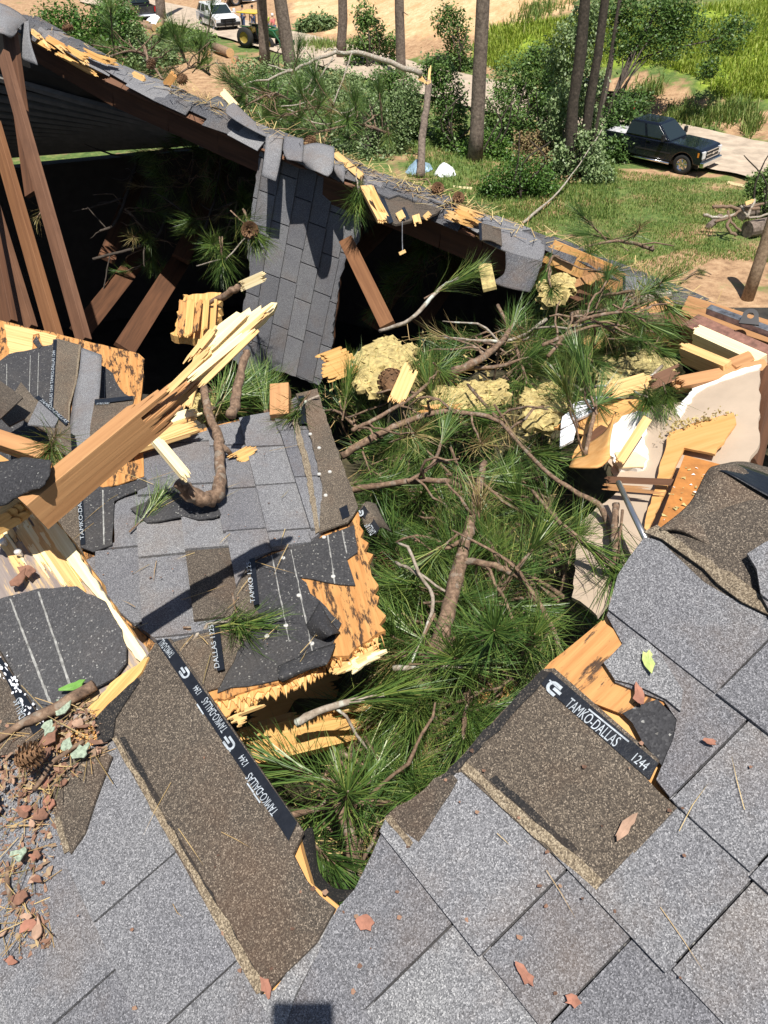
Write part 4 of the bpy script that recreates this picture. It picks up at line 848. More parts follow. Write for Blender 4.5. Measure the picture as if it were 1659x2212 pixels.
panel('torn_gypsum', PW, [(1645, 790), (1638, 800), (1612, 806), (1572, 820), (1532, 834), (1505, 850), (1484, 880), (1470, 905), (1458, 890), (1478, 866), (1500, 838), (1560, 815), (1600, 800)], M_gyp, fw, thick=.01, lift=.006, tear=.008, step=.015)
panel('torn_gypsum', PW, [(1316, 930), (1361, 888), (1402, 900), (1392, 952), (1402, 992), (1389, 1017), (1338, 1020), (1305, 969)], M_gyp, fw, thick=.012, lift=.012, tear=.008, step=.02)
panel('torn_gypsum', PW, [(1330, 985), (1375, 985), (1398, 1000), (1392, 1018), (1338, 1020)], plain('paper_back', (.75, .6, .36), .9, nscale=9), fw, thick=.004, lift=.018, tear=.005, step=.02)
panel('plywood', PW, [(1448, 952), (1500, 930), (1586, 908), (1592, 930), (1546, 998), (1480, 984), (1402, 1165), (1395, 1158), (1426, 1028)], M_ply2, fw, ex=((1450, 950), (1586, 908)), thick=.008, lift=.03, tear=.006, step=.03)
panel('plywood', PW, [(1198, 930), (1299, 865), (1389, 871), (1406, 886), (1345, 905), (1313, 932), (1310, 965), (1237, 995), (1262, 945)], M_ply2, fw, ex=((1198, 930), (1299, 865)), thick=.01, lift=.012, tear=.01, step=.03)
patch('bent_ply', [[(1270, 960, 2.86), (1310, 930, 2.82), (1330, 890, 2.86)], [(1240, 990, 2.8), (1285, 985, 2.7), (1318, 945, 2.72)], [(1230, 1010, 2.7), (1290, 1010, 2.6), (1318, 990, 2.64)]], M_ply2, fw, 4, .006)
panel('dark_hole_patch', PW, [(1266, 945), (1300, 925), (1320, 935), (1308, 975), (1275, 985)], M_darkwood, fw, thick=.003, lift=.0145, tear=.01, step=.02)  # dark sheet laid over the plywood, imitating the shade of a hole
boardpx('lath', (1336, 1000, 2.6), (1398, 905, 2.72), .03, .012, M_fresh, fw, tear0=.02, k=3)
for (x, y, s) in ((1460, 940, 1), (1490, 935, 1), (1530, 925, 1), (1560, 915, .8), (1510, 930, .9), (1450, 960, .7)):
    p = on(PW, x, y, .04); b = MB(); 
    for k in range(26):
        q = p+Vector((rng.gauss(0, .02), rng.gauss(0, .012), rng.gauss(0, .008))); r = rng.uniform(.004, .01)*s; b.add([q+Vector((rng.uniform(-r, r), rng.uniform(-r, r), rng.uniform(-r, r))) for _ in range(4)], [(0, 1, 2), (0, 2, 3), (0, 3, 1), (1, 3, 2)])
    b.build('fibre_tuft', M_insul, fw)
ob = thing('plywood_board', 'rust orange board scattered with yellow fibres beside the curled shingle', 'plywood', on(PW, 1480, 1100, .06))
PO = pl3((1479, 983, 2.55), (1555, 1004, 2.5), (1412, 1158, 2.12))
panel('sheet', PO, [(1479, 983), (1560, 1004), (1500, 1110), (1473, 1250), (1380, 1250), (1412, 1158), (1462, 1028)], plain('rusty_board', (.42, .17, .04), .8, nscale=30, nvar=.25), ob, thick=.014)
for i in range(60):
    x = rng.uniform(1430, 1530); y = rng.uniform(1000, 1150)
    if not inpoly(x, y, [(1479, 990), (1550, 1006), (1473, 1146), (1420, 1150), (1462, 1030)]): continue
    p = on(PO, x, y, .002); r = rng.uniform(.002, .006); b = MB().add([p+Vector((rng.uniform(-2*r, 2*r), rng.uniform(-2*r, 2*r), rng.uniform(0, r))) for _ in range(4)], [(0, 1, 2), (0, 2, 3), (0, 3, 1), (1, 3, 2)]); b.build('fibre_tuft', rng.choice((M_insul, M_insul, M_gyp)), ob)
o = wmesh('rod', *(lambda b: (b.v, b.f))(MB().tube([W(1336, 1042, 2.45), W(1365, 1105, 2.33), W(1398, 1172, 2.2)], .0085, 8)), M_steel, None, True); tag(o, 'thin straight silver rod leaning in front of the beige wall section', 'rod')
o = wmesh('trim_strip', *(lambda b: (b.v, b.f))(MB().box(-.02, .02, -.1, .1, -.01, .01)), M_gyp) if 0 else None
for i, (a, b2) in enumerate((((1295, 1035, 2.6), (1530, 1045, 2.4)), ((1290, 1050, 2.58), (1440, 1062, 2.45)))):
    o = boardpx('splinter', a, b2, .02, .01, (M_old, M_stud)[i], tear0=.04, tear1=.14, k=3); tag(o, ('long dark wood sliver lying over the beige wall and plywood', 'shorter wood sliver just below the long dark one on the beige wall')[i], 'splinter')
wp = thing('white_panel', 'white board fragments half buried in the boughs left of the broken plywood', 'panel', W(1250, 880, 3.05))
PWp = pl3((1240, 870, 3.05), (1320, 855, 3.1), (1230, 930, 2.9)); panel('sheet', PWp, [(1215, 900), (1240, 870), (1290, 855), (1318, 858), (1280, 890), (1212, 922)], M_tarp, wp, thick=.01, tear=.006, step=.03); panel('sheet', PWp, [(1212, 925), (1250, 905), (1240, 945), (1210, 960)], M_tarp, wp, thick=.01, lift=-.01)

# ================================================================ pine boughs: needles, twigs, sticks
def tuft_mesh(seed, n=120, L=.19, spread=1.0):
    r = random.Random(seed); b = MB()
    for i in range(n):
        t = r.random(); z0 = -.13*t*t; ang = R(12)+R(62)*spread*(t*.75+.25*r.random()); a = r.uniform(0, 6.283); ln = L*r.uniform(.7, 1.1)
        d = Vector((math.sin(ang)*math.cos(a), math.sin(ang)*math.sin(a), math.cos(ang)))
        o2 = Vector((math.cos(a+1.57), math.sin(a+1.57), r.uniform(-.5, .5))).normalized()*.0012
        p0 = Vector((0, 0, z0)); bend = Vector((r.gauss(0, .02), r.gauss(0, .02), r.gauss(-.01, .02)))
        p1 = p0+d*ln*.55; p2 = p0+d*ln+bend
        b.add([p0-o2*.8, p0+o2*.8, p1+o2, p1-o2, p2], [(0, 1, 2, 3), (3, 2, 4)])
    b.tube([(0, 0, -.16), (0, 0, -.05), (0, 0, .015)], [.004, .0035, .002], 5)
    me = mesh('needle_tuft', b.v, b.f); me.materials.append(M_needle); me.materials.append(M_bark)
    nb = len(me.polygons); 
    for p in list(me.polygons)[2*n:]: p.material_index = 1
    return me
TUFTS = [tuft_mesh(s, 125, .19, .38+.09*s) for s in range(7)]
M_dead = island('dead_needles', [(0, (.1, .07, .03)), (.5, (.24, .17, .07)), (1, (.3, .28, .1))], .6)
DEAD = tuft_mesh(40, 45, .15, .8); DEAD.materials[0] = M_dead; TUFTS.append(DEAD)
FAN = [tuft_mesh(20+s, 95, .2, .42) for s in range(2)]
def place_tuft(parent, p, d, scale=1, meshes=TUFTS):
    q = Vector(d).normalized().to_track_quat('Z', 'Y'); M = Matrix.Translation(p) @ q.to_matrix().to_4x4() @ Matrix.Rotation(rng.uniform(0, 6.28), 4, 'Z') @ Matrix.Scale(scale, 4)
    return put('needle_tuft', rng.choice(meshes), parent, None, M)
def curve(pts, k=5, wob=.006):
    out = []; n = len(pts)
    for i in range(n-1):
        p0, p1, p2, p3 = pts[max(i-1, 0)], pts[i], pts[i+1], pts[min(i+2, n-1)]
        for j in range(k):
            u = j/k; q = .5*((2*p1)+(p2-p0)*u+(2*p0-5*p1+4*p2-p3)*u*u+(3*p1-p0-3*p2+p3)*u**3)
            out.append(q+Vector((rng.gauss(0, wob), rng.gauss(0, wob), rng.gauss(0, wob))) if i+j else q)
    return out+[pts[-1]]
def bough(pts, r0, r1, label, group=None, nt=8, mat=None, name='pine_bough', cat='branch', clip=None, tl=(.12, .34), flat=.35, tips=True, stem='stem', sc=1.0, bias=.25):
    c = curve(pts, 6, r0*.12); n = len(c); th = thing(name, label, cat, c[0], group)
    rad = [r0+(r1-r0)*i/(n-1)*(1+rng.uniform(-.08, .08)) for i in range(n)]
    MB().tube(c, rad, 9).build(stem, mat or M_bark, th, smooth=True)
    for i in range(nt):
        t = (i+rng.uniform(.2, .9))/nt; k = min(int(t*(n-1)), n-2); p = c[k]; ax = (c[k+1]-c[k]).normalized()
        d = Vector((rng.gauss(0, 1), rng.gauss(0, 1), rng.gauss(bias, flat))).normalized(); d = (d-ax*d.dot(ax)*.6+ax*.5).normalized()
        ln = rng.uniform(*tl); m = p+d*ln*.5+Vector((0, 0, rng.uniform(-.02, .03))); e = p+d*ln+Vector((0, 0, rng.uniform(-.05, .05)))
        if clip is not None:
            px, py, _ = pix(e)
            if not inpoly(px, py, clip): continue
        MB().tube(curve([p, m, e], 3, .004), [max(rad[k]*.45, .004)]*5+[.004, .0035], 6).build('twig', mat or M_bark, th, smooth=True)
        if tips: 
            place_tuft(th, e, (e-m)+Vector((0, 0, rng.uniform(-.05, .1))), rng.uniform(.8, 1.15)*sc)
            if rng.random() < .35: place_tuft(th, p.lerp(e, .55), d+Vector((rng.gauss(0, .5), rng.gauss(0, .5), .3)), rng.uniform(.6, .9)*sc)
    for i in range(nt//2+1):                            # bare side twigs
        k = rng.randint(1, n-2); p = c[k]; d = Vector((rng.gauss(0, 1), rng.gauss(0, 1), rng.gauss(.2, .4))).normalized(); ln = rng.uniform(.1, .32)
        e = p+d*ln
        if clip is not None and not inpoly(*pix(e)[:2], clip): continue
        MB().tube(curve([p, p+d*ln*.5+Vector((rng.gauss(0, .025), rng.gauss(0, .025), rng.gauss(.02, .02))), e], 3, .004), [.005]*4+[.004]*2+[.0025], 5).build('bare_twig', mat or M_bark, th, smooth=True)
    if tips and nt: place_tuft(th, c[-1], c[-1]-c[-2], rng.uniform(.9, 1.15)*sc)
    return th
ZP = -1.72
def HP(x, y, dz=0): return on(hpl(ZP+dz), x, y)
pile = [(720, 790), (790, 760), (850, 735), (900, 700), (960, 690), (1050, 690), (1130, 680), (1200, 670), (1300, 665), (1470, 645), (1490, 690), (1420, 770), (1350, 830), (1220, 880), (1180, 1000), (1240, 1090), (1260, 1200), (1210, 1330), (1170, 1440), (1080, 1530), (950, 1680), (840, 1780), (765, 1900), (700, 1860), (650, 1760), (720, 1680), (800, 1560), (850, 1390), (815, 1200), (850, 1120), (780, 1050), (730, 930), (700, 850)]
# bed of crushed litter below the boughs
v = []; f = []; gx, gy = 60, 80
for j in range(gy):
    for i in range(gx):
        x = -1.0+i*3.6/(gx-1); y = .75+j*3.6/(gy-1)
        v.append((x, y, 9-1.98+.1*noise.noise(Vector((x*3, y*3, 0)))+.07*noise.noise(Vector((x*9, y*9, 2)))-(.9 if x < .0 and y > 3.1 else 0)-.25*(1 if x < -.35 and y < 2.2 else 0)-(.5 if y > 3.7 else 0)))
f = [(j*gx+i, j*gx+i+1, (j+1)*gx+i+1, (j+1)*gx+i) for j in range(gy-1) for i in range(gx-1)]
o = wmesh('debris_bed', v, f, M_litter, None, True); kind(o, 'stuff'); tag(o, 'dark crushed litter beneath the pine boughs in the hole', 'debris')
b = MB()
for i in range(2600):
    x = rng.uniform(640, 1320); y = rng.uniform(720, 1880)
    if not inpoly(x, y, pile): continue
    p = HP(x, y, rng.uniform(-.22, -.1)); d = Vector((rng.gauss(0, 1), rng.gauss(0, 1), rng.gauss(0, .35))).normalized()*rng.uniform(.04, .12); s = d.cross(Vector((0, 0, 1))).normalized()*.0013
    b.add([p-s, p+s, p+d+s, p+d-s], [(0, 1, 2, 3)])
o = kind(wmesh('loose_needles', b.v, b.f, M_straw), 'stuff'); tag(o, 'brown and yellow loose pine straw between the boughs', 'pine straw')
big = [
 ([(1046, 1000, .1), (1030, 1065, .1), (1012, 1150, .1), (985, 1250, .09), (955, 1370, .07), (902, 1495, .02)], .012, .029, 'thick bare brown branch running upright through the middle of the boughs', 7, M_bark),
 ([(738, 985, .0), (830, 932, .06), (950, 890, .1), (1070, 905, .1), (1120, 952, .02)], .016, .007, 'long arching branch crossing the boughs right of the fallen panel', 9, M_bark),
 ([(745, 1060, .0), (900, 1038, .08), (985, 1045, .1), (1015, 1075, .06)], .014, .006, 'bent branch ending at the upright branch from the left', 6, M_bark),
 ([(1005, 1212, .1), (1070, 1222, .13), (1130, 1255, .12), (1190, 1350, .08), (1215, 1432, .0)], .013, .006, 'slender branch arching right and down from the upright branch', 7, M_bark),
 ([(820, 715, .0), (885, 690, .08), (950, 625, .16), (992, 602, .2)], .009, .012, 'grey bare stick slanting up into the dark attic opening', 3, M_barkl),
 ([(1075, 660, .1), (1100, 710, .08), (1118, 760, .05), (1140, 830, .0)], .01, .006, 'thin forked twig above the boughs under the bent shingle flap', 4, M_bark),
 ([(975, 805, .06), (1030, 780, .1), (1080, 742, .1), (1110, 700, .1)], .022, .01, 'short crooked branch lying above the yellow insulation', 5, M_bark),
 ([(690, 1935, -.15), (760, 1870, -.06), (740, 1760, .0), (700, 1690, .02), (612, 1655, .0)], .018, .009, 'twisted root like branch at the bottom of the hole', 3, M_bark),
 ([(640, 1562, .05), (720, 1525, .08), (830, 1500, .1)], .012, .008, 'grey lichened stick lying across the dark gap under the fallen panel', 1, M_barkl),
 ([(855, 1215, .06), (900, 1240, .1), (935, 1290, .1), (920, 1360, .08), (875, 1455, .02)], .006, .005, 'thin pale curved twig left of the upright branch', 2, M_barkl),
 ([(1010, 830, .06), (1160, 1000, .12), (1240, 1060, .12), (1300, 1100, .1), (1335, 1215, .06)], .006, .012, 'branch reaching from the boughs to the beige wall section', 5, M_bark),
 ([(1150, 1060, .08), (1210, 1130, .12), (1270, 1180, .14), (1330, 1225, .12)], .006, .012, 'long thin twig crossing towards the lower corner of the beige wall', 4, M_bark),
 ([(1330, 1090, .15), (1328, 1150, .14), (1332, 1230, .1)], .012, .012, 'upright double twig standing against the beige wall', 1, M_bark),
 ([(760, 930, .06), (820, 900, .1), (900, 850, .08), (960, 790, .06)], .01, .006, 'twig rising from the fallen panel edge towards the insulation', 6, M_bark),
 ([(1180, 690, .1), (1100, 735, .08), (960, 730, .05)], .009, .007, 'straight level twig across the top of the boughs', 4, M_barkl),
 ([(880, 1040, .1), (935, 1000, .1), (960, 930, .08)], .008, .005, 'short twig standing between the two long arching branches', 3, M_bark),
 ([(1430, 790, .1), (1380, 830, .1), (1290, 835, .06), (1230, 850, .05)], .008, .005, 'pale lichened twig among the boughs near the exposed joists', 3, M_barkl),
 ([(850, 1445, .06), (940, 1440, .08), (1000, 1440, .06)], .009, .006, 'level pale stick at the foot of the upright branch', 1, M_barkl),
]
for pts, ra, rb, lab, nt, mt in big: bough([HP(p[0], p[1], p[2]+.09) for p in pts], ra*.85, rb*.85, lab, None, max(1, nt//2), mt, clip=pile, tips=True, name='pine_branch', bias=-.35)
area = 0; cand = []; fills = []
for i in range(38):
    for _ in range(60):
        x, y = rng.uniform(700, 1480), rng.uniform(620, 1880)
        if inpoly(x, y, pile) and not inpoly(x, y, [(740, 740), (900, 730), (1100, 820), (1220, 850), (1200, 930), (900, 910), (750, 860)]) and all((x-a)**2+(y-c2)**2 > 58**2 for a, c2 in cand): break
    else: continue
    cand.append((x, y)); p = HP(x, y, rng.uniform(-.16, .0)); a = rng.uniform(0, 6.28); L2 = rng.uniform(.22, .5)
    d = Vector((math.cos(a), math.sin(a), rng.uniform(-.1, .25))); pts = [p-d*L2*.5, p+Vector((0, 0, .04)), p+d*L2*.5]
    fills.append((x, y, bough(pts, .008, .004, 'x', 'pine boughs in the hole', rng.randint(4, 7), M_bark, clip=pile)))
BANDS = [(0, 760, 'topmost'), (760, 950, 'upper'), (950, 1160, 'middle'), (1160, 1400, 'lower'), (1400, 2300, 'lowest')]; ORD = ['first', 'second', 'third', 'fourth', 'fifth', 'sixth', 'seventh', 'eighth', 'ninth', 'tenth', 'eleventh', 'twelfth', 'thirteenth', 'fourteenth', 'fifteenth', 'sixteenth', 'seventeenth', 'eighteenth', 'nineteenth', 'twentieth', 'twenty first', 'twenty second', 'twenty third', 'twenty fourth']
for lo, hi_, nm in BANDS:
    for k, (x, y, o) in enumerate(sorted((q for q in fills if lo <= q[1] < hi_), key=lambda q: q[0])): o['label'] = 'green pine bough in the %s band of the pile, %s from the left' % (nm, ORD[k])
# boughs over the right hand frame, in the dark attic and beyond the ridge
for x, y, d, a, lab in ((1440, 660, 3.35, 2.6, 'pine bough draped over the exposed plates at the right'), (1400, 700, 3.2, 2.9, 'dense pine bough just left of the exposed joists'), (1330, 720, 3.3, 3.3, 'pine bough above the white lichened twig on the right'), (1180, 590, 3.9, 1.2, 'pine sprig behind the bent shingle flap'),
                        (1270, 700, 3.4, 4.0, 'pine bough lying below the bare log on the right'), (1290, 870, 2.95, 4.4, 'pine bough at the left end of the broken plywood')):
    p = W(x, y, d); dd = Vector((math.cos(a), math.sin(a), -.1)); bough([p+dd*.3, p+dd*.1+Vector((0, 0, .05)), p], .008, .004, lab, None, 5, M_bark, sc=.9, clip=[(1160, 560), (1500, 620), (1490, 690), (1430, 760), (1380, 800), (1290, 850), (1200, 860)], bias=-.05)
dark = []
for x, y, d, a, lab in ((400, 420, 6.8, 1.5, 'shaded pine bough in the attic left of the hanging flap'), (470, 400, 6.5, 1.8, 'shaded pine bough high in the attic close to the flap'), (480, 520, 6.3, 1.2, 'shaded pine bough low in the attic behind the plywood chunk'), (330, 560, 7.0, 2.4, 'shaded pine bough deep in the attic among rafters'), (510, 330, 6.3, 1.4, 'shaded pine bough right under the ridge beside the flap'),
                        (960, 560, 5.6, 1.8, 'shaded pine bough in the opening below the splintered ridge'), (900, 620, 5.6, 1.2, 'shaded pine bough at the back of the middle opening')):
    p = W(x, y, d); dd = Vector((math.cos(a)*.5, math.sin(a)*.6, .5)); bough([p+dd*.7, p+dd*.3+Vector((.05, 0, .05)), p], .012, .005, lab, None, 9, M_bark, tl=(.15, .45))
for pts, lab in (([(300, 330, 7.2), (280, 400, 7.0), (250, 480, 6.8), (215, 500, 6.7)], 'long bare limb hanging in the dark attic at the left'), ([(420, 540, 6.4), (440, 500, 6.4), (470, 420, 6.5)], 'bare twig in the attic left of the flap'), ([(360, 460, 7.0), (330, 520, 6.9), (200, 560, 6.8)], 'level bare limb low in the dark attic')):
    bough([W(*p) for p in pts], .018, .01, lab, None, 5, M_darkbark, name='bare_limb', tips=False, tl=(.2, .5))  # dark bark keeps the limbs dim: attic shade put into their colour
def sprig(px, py, d, to, lab, meshes=FAN, sc=1.0, stemto=None, n=1):
    p = W(px, py, d); q = W(*to); th = thing('pine_sprig', lab, 'sprig', p)
    for i in range(n): place_tuft(th, p, (q-p).normalized()+Vector((rng.gauss(0, .12), rng.gauss(0, .12), rng.gauss(0, .12)))*i, sc, meshes)
    if stemto: MB().tube(curve([W(*s) for s in stemto]+[p], 4, .002), .0045, 6).build('stem', M_barkl, th, smooth=True)
    return th
sprig(515, 1352, 1.945, (580, 1350, 1.95), 'fan of green needles on a bent twig lying on the torn felt', FAN, .8, [(400, 1400, 1.9), (430, 1365, 1.93), (470, 1345, 1.94)], 2)
sprig(515, 1354, 1.945, (530, 1440, 1.845), 'second fan of needles below the one on the torn felt', FAN, .75, None, 2)
sprig(778, 425, 4.75, (772, 500, 4.65), 'drooping needle cluster hanging at the flap edge', FAN, 1.25, [(770, 375, 4.8), (772, 400, 4.76)], 3)
sprig(545, 500, 4.7, (570, 560, 4.6), 'green sprig with a cone in front of the hanging flap', TUFTS, 1.2, [(470, 590, 4.75), (500, 545, 4.72)], 3)
sprig(480, 560, 4.7, (480, 620, 4.6), 'green sprig left of the cone in the attic opening', TUFTS, 1.1, [(425, 575, 4.8)], 2)
sprig(1400, 860, 2.85, (1420, 935, 2.6), 'drooping green sprig over the torn edge of the beige wall', FAN, .8, [(1370, 845, 2.95)], 2)
sprig(1440, 855, 2.85, (1455, 915, 2.65), 'second drooping sprig right of the first over the beige wall', FAN, .75, None, 2)
sprig(80, 470, 4.9, (60, 500, 4.8), 'small green sprig behind the leaning studs', TUFTS, 1.0, None, 1)
sprig(110, 968, 2.28, (100, 1000, 2.2), 'small green sprig on the board end at the left', TUFTS, .75, None, 2)
sprig(640, 890, 2.68, (595, 970, 2.470), 'drooping green sprig over the top corner of the fallen panel', FAN, .9, [(690, 855, 2.741), (660, 868, 2.741)], 2)
sprig(520, 850, 2.8, (560, 830, 2.9), 'pine sprig behind the upper edge of the fallen panel', TUFTS, 1.1, None, 3)
sprig(480, 870, 2.75, (500, 830, 2.9), 'pine sprig between the curved stick and the straight stick', TUFTS, 1.05, None, 2)
sprig(570, 850, 2.85, (560, 800, 3.0), 'pine sprig left of the square lumber end', TUFTS, 1.0, None, 2)
sprig(330, 1100, 2.29, (360, 1060, 2.34), 'flattened sprig beneath the curved stick', FAN, .7, None, 2)
# sticks on the fallen panel
cs_ = thing('curved_stick', 'thick hook shaped branch piece with a peeled pale end on the fallen panel', 'branch', on(P2, 450, 1090))
MB().tube(curve([W(440, 835, 2.676), W(450, 890, 2.575), W(470, 940, 2.492), W(474, 990, 2.411), W(474, 1040, 2.319), W(466, 1072, 2.268), W(440, 1080, 2.237), W(405, 1060, 2.217), W(385, 1040, 2.197)], 4, .002), [.013]*8+[.0155]*8+[.019]*8+[.021]*6+[.017]*3, 10).build('bark_stem', M_bark, cs_, smooth=True)
board('peeled_wood', W(326, 938, 2.116), W(418, 1048, 2.126), .028, .014, M_pale, cs_, tear0=.03, tear1=.05, k=4)
MB().tube([W(474, 965, 2.452), W(490, 972, 2.472), W(502, 985, 2.492)], [.014, .009, .006], 7).build('stub', M_bark, cs_, smooth=True)
o = MB().tube(curve([W(533, 758, 2.519), W(522, 800, 2.492), W(510, 850, 2.455), W(498, 900, 2.400)], 4, .003), [.012]*6+[.015]*7, 9).build('straight_stick', M_bark, None, smooth=True); tag(o, 'straight brown stick standing behind the curved stick', 'branch')
o = MB().tube(curve([W(440, 660, 3.0), W(480, 640, 2.95), W(515, 620, 2.9)], 4, .003), [.008]*4+[.013]*5, 8).build('broken_twig', M_bark, None, smooth=True); tag(o, 'broken twig ending in pale wood above the plywood chunk', 'branch')
o = boardpx('peeled_wood', (512, 622, 2.88), (585, 590, 2.8), .035, .015, M_pale, tear0=.04, tear1=.05, k=4); tag(o, 'peeled pale wood end of the twig above the plywood chunk', 'branch')
o = MB().tube(curve([W(1235, 690, 3.6), W(1310, 684, 3.6), W(1375, 690, 3.55), W(1435, 690, 3.5)], 4, .004), [.035]*7+[.03]*6, 10).build('log', M_bark, None, smooth=True); tag(o, 'bare reddish log lying level under the right part of the ridge', 'log')
o = MB().tube(curve([W(1360, 655, 3.75), W(1410, 640, 3.8), W(1450, 636, 3.8)], 4, .003), .02, 8).build('log', M_barkl, None, smooth=True); tag(o, 'short grey branch stub just above the reddish log', 'log')
# cones
def cone_mesh():
    b = MB(); b.lathe([(.002, -.05), (.018, -.04), (.026, -.01), (.02, .025), (.006, .045)], 8)
    for i in range(70):
        t = i/70; g = i*2.4; z = -.045+.09*t; r = .03*math.sin(math.pi*(.12+.8*t))+.008
        c0 = Vector((math.cos(g)*r*.6, math.sin(g)*r*.6, z)); e = Vector((math.cos(g)*r*1.3, math.sin(g)*r*1.3, z+.012)); s = Vector((-math.sin(g), math.cos(g), 0))*.009
        b.add([c0-s*.6, c0+s*.6, e+s, e-s, e+Vector((0, 0, -.006))], [(0, 1, 2, 3), (3, 2, 4)])
    me = mesh('pine_cone', b.v, b.f); me.materials.append(M_cone); return me
CONE = cone_mesh()
for x, y, d, s, lab in ((540, 497, 4.62, 1.0, 'large open pine cone in front of the hanging flap'), (145, 60, 5.75, .75, 'dark pine cone on the ridge at the upper left'), (325, 140, 5.5, .7, 'dark pine cone under the hooked twig on the ridge'), (392, 172, 5.4, .75, 'brown pine cone beside the orange wood chunk on the ridge'), (668, 308, 4.98, .8, 'pine cone on the ridge above the hanging flap'),
                        (945, 408, 4.68, .75, 'pine cone on the ridge right of the torn strip'), (990, 428, 4.6, .7, 'pale weathered cone on the ridge near the orange splinters'), (845, 828, 3.1, 1.1, 'pine cone lying on the yellow insulation'), (1020, 1340, 2.4, 1.3, 'dark pine cone deep in the boughs by the upright branch'), (840, 1222, 2.75, 1.0, 'small cone at the fallen panel edge in the needles'), (60, 1635, 1.17, .42, 'pale tipped pine cone in the bark litter heap')):
    M = Matrix.Translation(W(x, y, d)) @ Matrix.Rotation(rng.uniform(0, 6), 4, 'Z') @ Matrix.Rotation(rng.uniform(.8, 1.6), 4, 'X') @ Matrix.Scale(s, 4)
    tag(put('pine_cone', CONE, None, None, M), lab, 'pine cone')
# yellow insulation
def lump(pts, mat, lab, th=.02, name='insulation_batt', dz=0):
    xs_ = [p[0] for p in pts]; ys_ = [p[1] for p in pts]; n = 46; v = []; f = []
    idx = {}
    for j in range(n):
        for i in range(n):
            x = min(xs_)+(max(xs_)-min(xs_))*i/(n-1); y = min(ys_)+(max(ys_)-min(ys_))*j/(n-1)
            if not inpoly(x+noise.noise(Vector((x*.05, y*.05, 1)))*14, y+noise.noise(Vector((x*.05, y*.05, 5)))*14, pts): continue
            p = HP(x, y, dz); h = th*(.4+.7*noise.noise(p*11)+.45*noise.noise(p*31)+.4*noise.noise(p*75)); idx[i, j] = len(v); v.append(p+Vector((rng.gauss(0, .004), rng.gauss(0, .004), h)))
    for (i, j) in idx:
        q = [(i, j), (i+1, j), (i+1, j+1), (i, j+1)]
        if all(a in idx for a in q): f.append(tuple(idx[a] for a in q))
    o = wmesh(name, v, f, mat); m2 = o.modifiers.new('s', 'SOLIDIFY'); m2.thickness = .03; m2.offset = -1; return tag(o, lab, 'insulation')
lump([(770, 770), (850, 740), (900, 760), (880, 830), (850, 880), (770, 850)], M_insul, 'large yellow insulation slab at the top of the bough pile', .025, dz=.07)
lump([(890, 830), (980, 850), (1080, 830), (1100, 880), (1000, 910), (900, 890)], M_insul, 'yellow insulation lying below the crooked branch', .025, dz=.06)
lump([(1130, 870), (1190, 840), (1215, 880), (1200, 930), (1140, 940)], M_insul, 'fluffy yellow insulation clump left of the white board fragments', .03, dz=.09)
lump([(1165, 625), (1200, 610), (1240, 615), (1225, 650), (1170, 660)], M_insul, 'bright yellow insulation behind the bent shingle flap', .025, dz=.16)
lump([(1240, 700), (1300, 700), (1300, 735), (1240, 735)], M_insul, 'yellow insulation strip under the reddish log', .025, dz=.12)
lump([(430, 880), (470, 870), (480, 910), (440, 920)], M_insul, 'small yellow insulation tuft beside the curved stick', .05, dz=.2)
lump([(1280, 800), (1400, 770), (1470, 800), (1400, 860), (1300, 860)], M_insul2, 'dusty insulation scattered under the exposed joists', .025, dz=.04)
b = MB()
for i in range(900):
    x, y = rng.choice(((830, 800), (990, 870), (1170, 890), (1180, 640), (1330, 820), (920, 800), (1080, 850), (1480, 860), (1240, 880))); x += rng.gauss(0, 60); y += rng.gauss(0, 32)
    if not inpoly(x, y, pile): continue
    p = HP(x, y, rng.uniform(-.02, .13)); r = rng.uniform(.003, .012); b.add([p+Vector((rng.uniform(-r, r), rng.uniform(-r, r), rng.uniform(-r, r)))*1.3 for _ in range(4)], [(0, 1, 2), (0, 2, 3), (0, 3, 1), (1, 3, 2)])
o = kind(wmesh('insulation_bits', b.v, b.f, M_insul), 'stuff'); tag(o, 'yellow insulation crumbs scattered through the upper boughs', 'insulation')
o = boardpx('insulation_sheet', (1045, 560, 4.45), (1058, 625, 4.2), .07, .02, M_insul); tag(o, 'narrow sunlit yellow insulation strip in the attic opening', 'insulation')
for a, b2, w, lab, mt in (((850, 880, 2.98), (890, 790, 3.1), .06, 'orange split board leaning on the yellow insulation slab', M_fresh), ((690, 800, 3.3), (770, 770, 3.35), .12, 'frayed yellow plywood at the foot of the hanging flap', M_split), ((895, 885, 2.98), (1010, 880, 3.0), .03, 'level orange board below the yellow insulation', M_ply2), ((1010, 1490, 2.28), (1120, 1480, 2.32), .08, 'frayed wood chunk at the bottom of the boughs right of the branch', M_split),
                          ((1240, 720, 3.5), (1300, 745, 3.4), .05, 'yellow split wood under the reddish log', M_fresh), ((1300, 850, 3.0), (1420, 815, 3.02), .06, 'pale board among the boughs below the exposed joists', M_fresh), ((1400, 830, 2.98), (1470, 800, 3.0), .05, 'reddish board end beside the torn white gypsum edge', M_old)):
    o = boardpx('split_board', a, b2, w, .02, mt, tear0=.05, tear1=.05, k=5); tag(o, lab, 'lumber')

